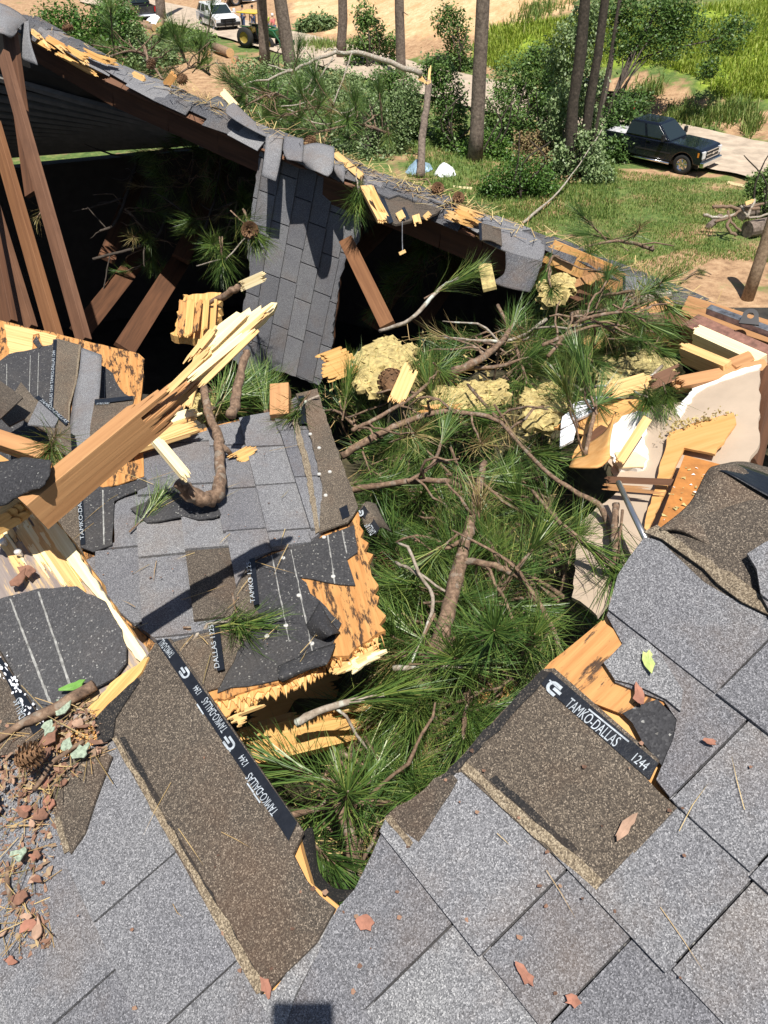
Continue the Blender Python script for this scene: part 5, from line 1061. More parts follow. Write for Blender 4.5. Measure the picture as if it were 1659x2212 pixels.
# ================================================================ litter on the roof
heap = [(-40, 1610), (40, 1560), (110, 1545), (200, 1500), (235, 1570), (240, 1640), (170, 1690), (140, 1720), (135, 1830), (105, 1950), (130, 2040), (60, 2070), (-40, 1960)]
b = MB(); bs_ = MB()
for i in range(3600):
    x, y = rng.uniform(-60, 245), rng.uniform(1490, 2090)
    if not inpoly(x, y, heap) or rng.random() < (.0 if y < 1720 else .35): continue
    p = on(PF, x, y, .006+rng.uniform(0, .022 if y < 1750 else .008)); a = rng.uniform(0, 6.28)
    if i % 8: 
        r = rng.uniform(.0015, .006) if i % 5 else rng.uniform(.005, .011); e1 = Vector((math.cos(a), math.sin(a), rng.uniform(-.4, .4))); e2_ = Vector((-math.sin(a), math.cos(a), rng.uniform(-.4, .4)))
        k = 5; b.add([p+e1*r*math.cos(g)*rng.uniform(.6, 1.3)+e2_*r*.38*math.sin(g)*rng.uniform(.4, 1.5) for g in [6.283*q/k for q in range(k)]], [tuple(range(k))])
    else:
        d = Vector((math.cos(a), math.sin(a), rng.uniform(-.2, .3)))*rng.uniform(.02, .08); s = d.cross(PF[1]).normalized()*.0006
        bs_.add([p-s, p+s, p+d+s, p+d-s], [(0, 1, 2, 3)])
o = kind(wmesh('bark_litter', b.v, b.f, M_flake), 'stuff'); tag(o, 'heap of small bark chips on the left of the near roof', 'bark litter')
o = kind(wmesh('needle_litter', bs_.v, bs_.f, M_straw), 'stuff'); tag(o, 'dry needles mixed in the bark heap on the left', 'pine straw')
def flake(name, x, y, r, asp, mat, lab, cat, grp=None, lift=.014, k=11, rot=None, bend=.15):
    a = rng.uniform(0, 6.28) if rot is None else rot; M = frame(PF, (x, y), (x+30*math.cos(a), y+30*math.sin(a))); M.translation = on(PF, x, y, lift)
    vv = [(r*math.cos(g)*rng.uniform(.55, 1.25), r*asp*math.sin(g)*rng.uniform(.5, 1.3)) for g in [6.283*(q+rng.uniform(-.3, .3))/k for q in range(k)]]
    bb = MB(); top = [(u, w, bend*(u*u)/r+.0015) for u, w in vv]; bot = [(u, w, z-.0018) for u, w, z in top]
    n = k; bb.add(top+bot+[(0, 0, .002), (0, 0, 0)], [(i, (i+1) % n, 2*n) for i in range(n)]+[(n+(i+1) % n, n+i, 2*n+1) for i in range(n)]+[(i, n+i, n+(i+1) % n, (i+1) % n) for i in range(n)])
    o = bb.build(name, mat, None, M); return tag(o, lab, cat, grp)
M_flr = plain('reddish_bark', (.3, .135, .09), .85, nscale=60, nvar=.35); M_fld = plain('brown_bark', (.2, .1, .065), .85, nscale=60, nvar=.4); M_flp = plain('pale_bark', (.36, .23, .16), .85, nscale=60, nvar=.3)
for i in range(34):
    for _ in range(40):
        x, y = rng.uniform(-10, 235), rng.uniform(1510, 2060)
        if inpoly(x, y, heap): break
    flake('bark_flake', x, y, rng.uniform(.006, .015), rng.uniform(.3, .7), rng.choice((M_flr, M_fld, M_flp)), 'curled reddish bark flake in the litter heap on the left', 'bark', 'bark flakes in the litter heap', .02)
for x, y, r in ((118, 1650, .019), (130, 1610, .022)): flake('bark_flake', x, y, r, .6, M_fld, 'largest brown bark flakes on top of the litter heap', 'bark', 'largest bark flakes', .032)
for x, y, lab in ((80, 1250, 'brown bark piece on the split yellow sheathing at the left'), (60, 1268, 'smaller brown bark piece below the one on the split sheathing')): flake('bark_flake', x, y, .022, .55, M_fld, lab, 'bark', None, .026)
for i, (x, y, r) in enumerate(((135, 1588, .014), (165, 1545, .016), (205, 1640, .014), (175, 1625, .012), (75, 1857, .012), (15, 1742, .012))): flake('lichen_flake', x, y, r, .8, M_lichen, 'pale green lichen flake on the litter heap', 'lichen', 'lichen flakes in the litter heap', .034)
flake('leaf', 185, 1500, .021, .42, plain('fresh_leaf', (.14, .3, .06), .5, nscale=40), 'fresh green leaf beside the litter heap under the torn felt', 'leaf', None, .03, rot=-.3)
flake('leaf', 1403, 1440, .017, .4, plain('lime_leaf', (.42, .5, .16), .6, nscale=50), 'lime green leaf lying on the shingle scrap at the right', 'leaf', None, .019, rot=1.4)
flake('leaf', 1350, 1800, .02, .4, M_flp, 'curled dry leaf at the corner of the brown shingle square', 'leaf', None, .016, rot=-.9)
for x, y, r, asp, rot, lab in ((1382, 1512, .02, .45, 1.4, 'reddish bark piece on the edge of the bare orange plywood'), (797, 1998, .017, .55, .5, 'reddish bark piece on the grey shingles below the hole'), (1140, 2112, .019, .42, .9, 'reddish bark piece on the lower grey shingles right of centre'), (1240, 2165, .011, .7, .2, 'small curled brown bark bit at the lower right'), (588, 2135, .016, .5, 1.2, 'pale bark bits at the lower corner of the long brown shingle'), (1530, 1612, .012, .5, .3, 'pink bark bit beside the torn felt at the right'), (42, 2080, .012, .6, .4, 'lone reddish bark flake below the litter heap')):
    flake('bark_flake', x, y, r*.8, asp, M_flr, lab, 'bark', None, .017, rot=rot)
for i, (x, y) in enumerate(((420, 1340), (335, 1395), (375, 1310), (600, 1345), (500, 1330))):
    pass
b = MB()
for i in range(9):
    x, y = rng.uniform(0, 1640), rng.uniform(1650, 2200)
    if inpoly(x, y, [(380, 1390), (1180, 1440), (960, 1700), (760, 1930), (660, 1900)]): continue
    p = on(PF, x, y, .0145); a = rng.uniform(0, 6.28); e1 = frame(PF, (x, y), (x+30*math.cos(a), y+30*math.sin(a))).col[0].to_3d()*rng.uniform(.02, .09); s = e1.cross(PF[1]).normalized()*.0004; mdl = p+e1*.5+s*rng.uniform(-6, 6)
    b.add([p-s, p+s, mdl+s, mdl-s, p+e1], [(0, 1, 2, 3), (3, 2, 4)])
for i in range(42):
    x, y = rng.uniform(180, 700), rng.uniform(960, 1460)
    p = on(P2, x, y, .022); a = rng.uniform(0, 6.28); e1 = Vector((math.cos(a), math.sin(a), .05))*rng.uniform(.04, .14); s = e1.cross(Vector((0, 0, 1))).normalized()*.0008
    b.add([p-s, p+s, p+e1*.5+s*3, p+e1*.5+s, p+e1], [(0, 1, 2, 3), (3, 2, 4)])
o = kind(wmesh('stray_needles', b.v, b.f, M_straw), 'stuff'); tag(o, 'stray pine needles scattered over the shingles', 'pine straw')
b = MB()
for i in range(110):
    k = rng.random(); x, y, plx, lf2 = (rng.uniform(20, 1640), rng.uniform(1560, 2205), PF, .0135) if k < .55 else (rng.uniform(190, 690), rng.uniform(960, 1420), P2, .02)
    if plx is PF and inpoly(x, y, [(340, 1380), (1180, 1400), (960, 1700), (760, 1940), (650, 1900)]): continue
    p = on(plx, x, y, lf2); r = rng.uniform(.001, .0035); kk = 5; b.add([p+Vector((r*math.cos(g)*rng.uniform(.6, 1.4), r*math.sin(g)*rng.uniform(.6, 1.4), rng.uniform(0, .002))) for g in [6.283*q/kk for q in range(kk)]], [tuple(range(kk))])
o = kind(wmesh('bark_crumbs', b.v, b.f, M_flake), 'stuff'); tag(o, 'tiny bark crumbs scattered over the shingles', 'bark litter')
o = MB().tube(curve([on(PF, 28, 1880, .012), on(PF, 34, 1920, .018), on(PF, 44, 1965, .012)], 4, .001), .0035, 7).build('stick', M_bark, None, smooth=True); tag(o, 'short bent twig in the lower part of the litter heap', 'twig')
o = MB().tube(curve([on(PF, -20, 1650, .03), on(PF, 60, 1590, .034), on(PF, 130, 1555, .032), on(PF, 225, 1495, .028)], 4, .001), [.006]*6+[.009]*7, 8).build('stick', M_bark, None, smooth=True); tag(o, 'dark stick lying along the top of the litter heap', 'twig')
o = MB().tube(curve([on(PF, 100, 1720, .03), on(PF, 150, 1660, .036), on(PF, 205, 1615, .03)], 4, .001), .0035, 7).build('stick', M_bark, None, smooth=True); tag(o, 'thin stick crossing the middle of the litter heap', 'twig')
# straw along the ridge
b = MB()
for i in range(1500):
    k = rng.uniform(1.0, nR-3.01); a = int(k); p = ridge[a].lerp(ridge[a+1], k-a); 
    if rng.random() > (.15 if k < 4 else .75 if k < 11 else .25): continue
    p = p+Vector((.5, .7, -.12)).normalized()*rng.gauss(.03, .06)+Vector((0, 0, rng.uniform(.02, .05))); g = rng.uniform(0, 6.28); d = Vector((math.cos(g), math.sin(g), rng.uniform(-.1, .35)))*rng.uniform(.03, .12); s = d.cross(Vector((0, 0, 1))).normalized()*.002
    b.add([p-s, p+s, p+d+s, p+d-s], [(0, 1, 2, 3)])
o = kind(wmesh('ridge_straw', b.v, b.f, M_straw), 'stuff'); tag(o, 'pine straw and chips drifted along the broken ridge', 'pine straw')
for x, y, d, a, n, lab in ((250, 130, 6.2, 1.2, 7, 'pine bough fallen beyond the ridge, upper left'), (400, 165, 6.0, 1.4, 8, 'pine bough beyond the ridge beside the orange chunk'), (640, 255, 5.6, .9, 8, 'pine bough beyond the ridge above the hanging flap'), (720, 290, 5.5, .7, 8, 'pine bough beyond the ridge right of the flap'), (560, 225, 5.9, 1.2, 6, 'pine bough beyond the ridge behind the bent shingle'), (1270, 545, 4.6, .5, 4, 'thin pine sprig beyond the ridge at the right')):
    p = W(x, y, d); dd = Vector((math.cos(a), math.sin(a), -.15)); bough([p+dd*.5, p+dd*.2+Vector((0, 0, .06)), p-dd*.2], .012, .005, lab, None, n, M_bark, tl=(.15, .4))
o = MB().tube(curve([W(352, 172, 5.6), W(330, 140, 5.6), W(315, 118, 5.6), W(312, 100, 5.6), W(318, 122, 5.58), W(318, 138, 5.55)], 4, .002), .008, 7).build('hooked_twig', M_bark, None, smooth=True); tag(o, 'hooked twig standing up from the ridge at the left', 'twig')

# ================================================================ trees, bushes and brush in the yard
def gp(x, y): p = on(GR, x, y); return Vector((p.x, p.y, gh(p.x, p.y)))
def leaves(blobs, n, size, seed, droop=0, clump=10):
    r = random.Random(seed); b = MB(); tot = sum(bl[3]*bl[4] for bl in blobs)
    for (x, y, d, rx, ry) in blobs:
        c = W(x, y, d); sx, sz = rx/FPX*d, ry/FPX*d; k = int(n*rx*ry/tot); cl = []
        for i in range(max(5, k//clump)):
            while True:
                q = Vector((r.uniform(-1, 1), r.uniform(-1, 1), r.uniform(-1, 1)))
                if .25 < q.length < 1: break
            cl.append(Vector((q.x*sx, q.y*sx*.8, q.z*sz)))
        for i in range(k):
            q = c+r.choice(cl)+Vector((r.gauss(0, 1), r.gauss(0, 1), r.gauss(0, 1)-droop*abs(r.gauss(0, 1))))*sx*r.choice((.1, .14, .22))
            if q.z < GZ+.05: q.z = GZ+.05+r.random()*.2
            a = Vector((r.gauss(0, 1), r.gauss(0, 1), r.gauss(0, .7)-droop)).normalized(); s = a.cross(Vector((r.gauss(0, .5), r.gauss(0, .5), 1))).normalized(); l = size*r.uniform(.6, 1.3)
            b.add([q, q+a*l*.5+s*l*.28, q+a*l, q+a*l*.5-s*l*.28], [(0, 1, 2), (0, 2, 3)])
    return b
def tree(name, lab, cat, base, blobs, n, size, mat, trunks=(), tm=None, seed=1, group=None, droop=0):
    th = thing(name, lab, cat, base, group)
    for pts, r0, r1 in trunks:
        c = curve([Vector(p) for p in pts], 4, r0*.15); MB().tube(c, [r0+(r1-r0)*i/(len(c)-1) for i in range(len(c))], 9).build('trunk', tm or M_darkbark, th, smooth=True)
    if blobs:
        b = leaves(blobs, int(n*1.9), size*1.2, seed, droop); wmesh('crown', b.v, b.f, mat, th)
        rr = random.Random(seed+50)
        for bl in blobs[:4]:                           # limbs reaching into the crown
            c = W(bl[0], bl[1], bl[2]); s0 = Vector(base)+Vector((0, 0, max(.2, (c.z-base[2])*.35))); MB().tube(curve([s0, s0.lerp(c, .5)+Vector((rr.gauss(0, .2), rr.gauss(0, .2), 0)), c], 3, .03), [.05, .045, .04, .035, .03, .02, .015], 6).build('limb', tm or M_darkbark, th, smooth=True)
    return th
def trunk(x0, y0, x1, y1, r, lab, h=19, mt=None):
    r *= 1.18; base = gp(x0, y0); d0 = pix(base)[2]
    # vertical trunk that leans as the photograph shows
    up = None; best = None
    for ax in [i*.01-.2 for i in range(41)]:
        q = base+Vector((ax*h*.6, 0, h*.6)); px, py, _ = pix(q); t = (y0-y1)/(y0-py) if y0 != py else 1; e = abs(x0+(px-x0)*t-x1)
        if best is None or e < best: best = e; up = ax
    th = thing('pine_tree', lab, 'tree', base); n = 14
    pts = [base+Vector((up*h*i/n+rng.gauss(0, .02), 0, h*i/n-.1)) for i in range(n+1)]
    MB().tube(pts, [r*1.25]+[r*(1.05-.45*i/n) for i in range(n)], 14).build('trunk', mt or M_pinebark, th, smooth=True)
    for i in range(5):
        k = rng.randint(3, n-1); a = rng.uniform(0, 6.28); p = pts[k]; MB().tube([p, p+Vector((math.cos(a), math.sin(a), .1))*(r+.12), p+Vector((math.cos(a), math.sin(a), -.1))*(r+rng.uniform(.2, .5))], [.04, .03, .015], 6).build('branch_stub', M_darkbark, th)
    return th
trunk(1026, 352, 1043, 0, .27, 'tall bare pine trunk with a wire round it, right of the broken snag')
trunk(573, 142, 566, 0, .3, 'bare pine trunk in front of the green tractor, left of the leaning one'); trunk(632, 165, 606, 0, .36, 'thick leaning pine trunk right of the green tractor')
trunk(738, 128, 740, 0, .28, 'bare pine trunk against the orange dirt behind the road'); trunk(866, 175, 864, 0, .26, 'bare pine trunk above the fallen pale limb')
trunk(348, 45, 345, 0, .36, 'bare pine trunk beside the dark pickup at the top left')
MB().tube([gp(1026, 352)+Vector((.28*math.cos(g), .28*math.sin(g), 1.55+.05*math.sin(2*g))) for g in [6.283*i/16 for i in range(17)]], .012, 5).build('wire_ring', M_steel, bpy.data.objects['pine_tree'])
dp = lambda x, y: pix(gp(x, y))[2]
# vine covered clump
d = dp(1245, 398); bb = gp(1245, 398)
tree('vine_clump', 'vine smothered tree clump standing left of the black pickup', 'tree', bb, [(1215, 255, d, 38, 65), (1255, 330, d-.4, 45, 60), (1232, 205, d, 45, 40), (1278, 290, d, 28, 60), (1210, 350, d-.2, 30, 40), (1290, 370, d-.3, 40, 28), (1225, 110, d-.3, 45, 70), (1270, 50, d-.3, 40, 60), (1270, 170, d-.3, 35, 60)], 9500, .13, M_leafg,
     [([bb+Vector((-.4, .4, 0)), bb+Vector((-.6, .4, 5)), bb+Vector((-.9, .4, 15))], .28, .16), ([bb+Vector((.2, .5, 0)), bb+Vector((.25, .5, 5)), bb+Vector((.35, .4, 15))], .24, .14), ([bb+Vector((.5, .4, 0)), bb+Vector((.75, .4, 5)), bb+Vector((.9, .4, 14))], .08, .06)], seed=3, droop=1)
d = dp(1310, 300); bb = gp(1310, 300)
tree('leafy_tree', 'leaning leafy tree overhanging the bed of the black pickup', 'tree', bb, [(1400, 40, d, 70, 45), (1460, 15, d, 50, 35), (1350, 95, d, 50, 35), (1425, 100, d, 55, 35), (1335, 20, d, 50, 40), (1560, 90, d, 45, 28), (1530, 150, d, 26, 24), (1590, 55, d, 40, 20), (1365, 225, d-1, 40, 35), (1335, 270, d-2.5, 45, 60), (1325, 330, d-3.5, 40, 35), (1480, 60, d, 45, 40)], 8500, .15, M_leaf,
     [([bb, W(1335, 190, d), W(1375, 100, d), W(1420, 20, d)], .17, .07), ([bb+Vector((-.5, 0, 0)), W(1310, 190, d), W(1330, 80, d), W(1345, -20, d)], .13, .07), ([W(1350, 170, d), W(1400, 120, d), W(1560, 80, d), W(1620, 40, d)], .05, .02), ([bb+Vector((.2, 0, 0)), W(1345, 200, d), W(1385, 130, d)], .07, .04)], seed=4)
for i, (nm, lab, base, bl, n, mt, sz) in enumerate((
    ('bush', 'dark leafy bush right of the tall wired pine trunk', (1120, 315), [(1120, 165, 0, 60, 50), (1155, 210, 0, 45, 50), (1085, 240, -.3, 42, 50), (1115, 270, -.5, 50, 40), (1170, 130, 0, 40, 40)], 5200, M_leaf, .14),
    ('bush', 'leafy bush between the broken snag and the tall wired trunk', (970, 330), [(960, 200, 0, 40, 60), (975, 260, 0, 40, 60), (940, 150, 0, 40, 35), (985, 310, 0, 35, 30)], 3800, M_leaf, .14),
    ('bush', 'wide tangled bush left of the broken snag', (800, 335), [(760, 230, 0, 70, 60), (840, 260, 0, 60, 60), (700, 270, 0, 60, 50), (880, 220, .3, 35, 60), (790, 310, -.3, 80, 35)], 6000, M_leafg, .13),
    ('bush', 'low bush under the fallen pale limb at the left', (600, 300), [(560, 200, 0, 60, 40), (620, 240, 0, 60, 50), (530, 240, 0, 40, 40), (660, 200, .4, 40, 40)], 4600, M_leaf, .13),
    ('bush', 'shrub sprouting around the bases of the two left trunks', (600, 190), [(540, 160, 0, 45, 28), (600, 165, 0, 50, 28), (660, 150, 0, 35, 30)], 2600, M_leafg, .16),
    ('slender_tree', 'slender leafy sapling between the two far pine trunks', (800, 150), [(775, 110, 0, 28, 35), (800, 70, 0, 26, 45), (835, 100, 0, 28, 40), (790, 30, 0, 24, 28)], 2200, M_leaf, .2),
    ('slender_tree', 'leafy sapling left of the tall wired trunk top', (990, 160), [(985, 70, 0, 28, 55), (1000, 130, 0, 28, 40), (960, 40, 0, 28, 30)], 1900, M_leaf, .18),
    ('bush', 'bright green low bush right of the white tarp', (1120, 425), [(1130, 372, 0, 65, 32), (1075, 395, 0, 45, 24), (1170, 400, 0, 40, 20)], 2800, M_leafb, .11),
    ('bush', 'bright green bush at the top left behind the ridge', (200, 190), [(130, 40, 0, 55, 30), (190, 80, 0, 55, 38), (250, 45, 0, 55, 40), (170, 120, 0, 45, 30), (240, 110, 0, 55, 35)], 5200, M_leafb, .2),
    ('bush', 'pale green bush right of the bright one at the top left', (330, 190), [(290, 95, 0, 35, 35), (300, 130, 0, 45, 28), (240, 20, 1, 50, 25)], 2600, M_leafg, .2),
    ('bush', 'dark evergreen sprays at the right edge above the log pile', (1650, 470), [(1640, 400, 0, 30, 28), (1660, 440, 0, 30, 30), (1655, 380, 0, 25, 18)], 2200, M_leaf, .1),
    ('brush_pile', 'heap of cut evergreen brush in front of the white police car', (410, 108), [(400, 82, 0, 45, 20), (430, 90, 0, 35, 18), (370, 70, 0, 30, 18)], 2600, M_leaf, .22),
    ('brush_pile', 'brush heap beside the sand right of the leaning trunk', (680, 70), [(690, 50, 0, 35, 16), (665, 55, 0, 25, 14)], 1300, M_leafg, .3),
    ('bush', 'ragged undergrowth between the leaning trunk and the fallen limb', (690, 220), [(690, 190, 0, 60, 30), (740, 180, 0, 45, 30), (640, 200, -.5, 45, 30)], 3000, M_leafg, .16),
    ('bush', 'shrubby thicket right behind the snapped trunk', (870, 310), [(860, 200, 0, 45, 45), (890, 270, 0, 40, 50), (830, 180, 0, 40, 35), (800, 240, 0, 45, 40)], 4200, M_leaf, .14),
    ('bush', 'bushy regrowth in front of the wired trunk', (1060, 345), [(1060, 310, 0, 40, 28), (1020, 325, 0, 30, 20), (1090, 330, 0, 40, 22)], 2000, M_leafb, .12),
    ('bush', 'dark thicket left of the vine smothered clump', (1180, 330), [(1190, 250, 0, 35, 60), (1180, 310, 0, 40, 35), (1200, 170, 0, 30, 45)], 3600, M_leaf, .13),
    ('brush_pile', 'felled leafy brush beside the cut logs at the top left', (330, 140), [(330, 110, 0, 45, 25), (360, 130, 0, 40, 20), (290, 140, 0, 40, 22)], 2400, M_leafg, .2),
    ('brush_pile', 'dry brush heaped under the vine smothered clump', (1190, 385), [(1170, 350, 0, 50, 25), (1150, 310, .5, 45, 25), (1220, 390, -.3, 55, 15)], 2400, island('dry_leaves', [(0, (.1, .06, .03)), (.5, (.22, .15, .07)), (1, (.3, .3, .1))], .8), .13))):
    base_ = gp(*base); dd = pix(base_)[2]; rr = random.Random(70+i)
    tree(nm, lab, 'brush' if nm == 'brush_pile' else ('bush' if nm == 'bush' else 'tree'), base_, [(x, y, dd+o2, rx, ry) for x, y, o2, rx, ry in bl], n, sz, mt,
         [([base_+Vector((rr.gauss(0, .3), rr.gauss(0, .2), 0)), base_+Vector((rr.gauss(0, .4), 0, 1.4)), base_+Vector((rr.gauss(0, .6), 0, rr.uniform(2.2, 3)))], .05, .02) for _ in range(3)] if nm != 'brush_pile' else (), seed=30+i, droop=.4)
# broken snag and its fallen limb
sb = gp(908, 388); ds = pix(sb)[2]
sn = thing('broken_snag', 'snapped tree trunk with an orange splintered top, left of the wired trunk', 'tree', sb)
MB().tube(curve([sb, W(912, 300, ds), W(920, 240, ds), W(926, 175, ds)], 4, .02), [.24, .2]+[.17]*6+[.15]*5, 12).build('trunk', M_pinebark, sn, smooth=True)
for x, y, x1, y1 in ((925, 182, 930, 138), (920, 180, 905, 160), (922, 182, 934, 170), (915, 175, 898, 168), (928, 180, 926, 150)): boardpx('splinter', (x, y, ds-.1), (x1, y1, ds-.1), .11, .06, M_fresh, sn, tear1=.35, k=4)
lm = thing('fallen_limb', 'long pale broken limb slanting across the bushes to the snapped trunk', 'branch', W(500, 195, ds))
MB().tube(curve([W(500, 192, ds-3), W(600, 165, ds-2), W(680, 130, ds-1), W(735, 112, ds-.5), W(800, 120, ds-.3), W(910, 160, ds-.2)], 5, .03), [.03+.004*i for i in range(26)], 8).build('stem', M_barkl, lm, smooth=True)
for pts in ([(690, 128), (670, 180), (640, 200)], [(760, 115), (745, 160), (725, 210), (715, 240)], [(640, 150), (610, 150), (580, 140)], [(735, 112), (715, 105), (700, 112)], [(720, 122), (690, 170), (660, 220), (600, 230)], [(780, 240), (700, 270), (620, 235)], [(700, 235), (740, 245), (770, 230)]):
    MB().tube(curve([W(x, y, ds-1.2) for x, y in pts], 4, .02), .035, 6).build('branchlet', M_barkl, lm, smooth=True)
o = MB().tube(curve([gp(1130, 480)+Vector((0, 0, .1)), W(1180, 440, dp(1180, 440)-.5), W(1235, 380, dp(1245, 398)-1.2), W(1300, 280, dp(1245, 398)-1)], 4, .02), [.06]*4+[.04]*4+[.025]*5, 7).build('leaning_pole', M_barkl, None, smooth=True); tag(o, 'thin bare stem leaning from the lawn into the vine smothered clump', 'branch')
# utility trunk at the right, log pile
M_log2 = barkmat('stripped_trunk', (.12, .08, .05), (.26, .18, .12), (.38, .28, .19), .4)
pb_ = gp(1614, 646); dpb = pix(pb_)[2]; ut = thing('post', 'bare brown trunk leaning at the right edge, casting a shadow on dirt', 'tree', pb_)
MB().tube([pb_-Vector((0, 0, .1)), W(1640, 570, dpb-.6), W(1668, 480, dpb-1.3), W(1695, 400, dpb-2)], [.21, .2, .19, .18], 12).build('trunk', M_log2, ut, smooth=True)
for a, b2, r, lab in (((1610, 512), (1680, 500), .32, 'large grey log lying at the right edge behind the leaning trunk'), ((1600, 470), (1670, 455), .3, 'brown cut log on top of the pile at the right edge'), ((1530, 492), (1556, 468), .12, 'short bark log lying left of the pile at the right edge')):
    p, q = gp(*a)+Vector((0, 0, r)), gp(*b2)+Vector((0, 0, r)); o = MB().tube([p, p.lerp(q, .5), q], r, 14).build('log', M_pinebark, None, smooth=False); tag(o, lab, 'log')
rb = thing('branch_pile', 'tangle of bare broken branches on the log pile at the right edge', 'branch', gp(1600, 500))
for pts in ([(1540, 448), (1570, 446), (1610, 452), (1640, 450)], [(1545, 480), (1575, 470), (1600, 455), (1650, 440)], [(1520, 465), (1560, 470), (1590, 462)], [(1600, 500), (1580, 480), (1572, 455)], [(1590, 510), (1570, 490), (1580, 470)], [(1612, 470), (1630, 430)], [(1600, 445), (1620, 470), (1659, 462)]):
    MB().tube(curve([W(x, y, dp(1600, 500)-1.0) for x, y in pts], 4, .02), rng.uniform(.035, .07), 7).build('branch', rng.choice((M_bark, M_barkl)), rb, smooth=True)
boardpx('pale_split', (1610, 440, dp(1600, 500)-1.3), (1632, 432, dp(1600, 500)-1.3), .15, .06, M_fresh, rb, tear1=.2, k=4)
bough([gp(1535, 600)+Vector((0, 0, .1)), gp(1505, 594)+Vector((0, 0, .15)), gp(1470, 615)+Vector((0, 0, .05))], .02, .03, 'lone pine twig lying on the bare dirt near the leaning trunk', None, 3, M_bark, sc=1.7)
# cut logs at the top left
M_log = barkmat('cut_log_bark', (.1, .06, .04), (.26, .17, .11), (.42, .3, .2), .4)
def logpx(x0, y0, x1, y1, r, lab):
    p, q = gp(x0, y0)+Vector((0, 0, r)), gp(x1, y1)+Vector((0, 0, r)); th = thing('cut_log', lab, 'log', p); MB().tube([p, q], r, 14).build('bark', M_log, th, smooth=True); ax = (q-p).normalized()
    for e, s in ((p, -1), (q, 1)):
        qn = (ax*s).to_track_quat('Z', 'Y').to_matrix().to_4x4(); MB().lathe([(0, .01), (r*.5, .012), (r*.97, .008), (r*.97, -.02)], 14).build('cut_end', M_cut, th, Matrix.Translation(e) @ qn)
for a in ((448, 118, 440, 108, .3, 'round cut log facing the camera near the police car'), (498, 122, 466, 110, .34, 'cut log lying beside the round log end'), (505, 135, 512, 132, .22, 'small cut log below the two larger ones'), (345, 62, 350, 52, .3, 'cut log end standing by the dark pickup'),
          (270, 52, 320, 60, .28, 'stacked log at the top of the pile behind the dark pickup'), (285, 64, 335, 70, .3, 'stacked log in the middle of the pile behind the dark pickup'), (290, 76, 325, 82, .3, 'stacked log at the bottom of the pile behind the dark pickup')): logpx(*a)
# tarps
def drape(px, mat, lab, hgt, name='tarp'):
    b0 = [gp(x, y) for x, y in px]; c = sum(b0, Vector())/len(b0); v = []; f = []; n = 24; m2 = 6
    for j in range(m2+1):
        t = j/m2
        for i in range(n):
            u = i/n*len(b0); k = int(u); p = b0[k].lerp(b0[(k+1) % len(b0)], u-k); q = p.lerp(c, t); q.z = gh(q.x, q.y)+.02+hgt*math.sin(t*1.57)*(1+.5*noise.noise(Vector((q.x*3, q.y*3, 4))))+.05*noise.noise(Vector((q.x*7, q.y*7, 1))); v.append(q)
    f = [(j*n+i, j*n+(i+1) % n, (j+1)*n+(i+1) % n, (j+1)*n+i) for j in range(m2) for i in range(n)]; o = wmesh(name, v, f, mat); return tag(o, lab, 'tarp')
drape([(936, 384), (955, 390), (985, 384), (980, 372), (945, 372)], M_tarp, 'crumpled white tarp on the ground right of the snapped trunk', .35)
drape([(875, 376), (895, 385), (935, 376), (930, 362), (885, 364)], M_blue, 'blue grey metal sheet around the foot of the snapped trunk', .3, 'metal_sheet')
drape([(310, 52), (350, 58), (355, 40), (325, 42)], M_tarp, 'white and grey tarp behind the dark pickup tailgate', .6)
o = boardpx('plank', (978, 404, dp(978, 404)), (1020, 408, dp(1020, 408)), .14, .05, M_pale); tag(o, 'pale plank lying in the weeds beyond the ridge', 'lumber')
o = boardpx('plank', (1572, 394, dp(1572, 394)), (1608, 402, dp(1608, 402)), .12, .05, M_pale); tag(o, 'pale plank lying at the road edge below the black pickup', 'lumber')

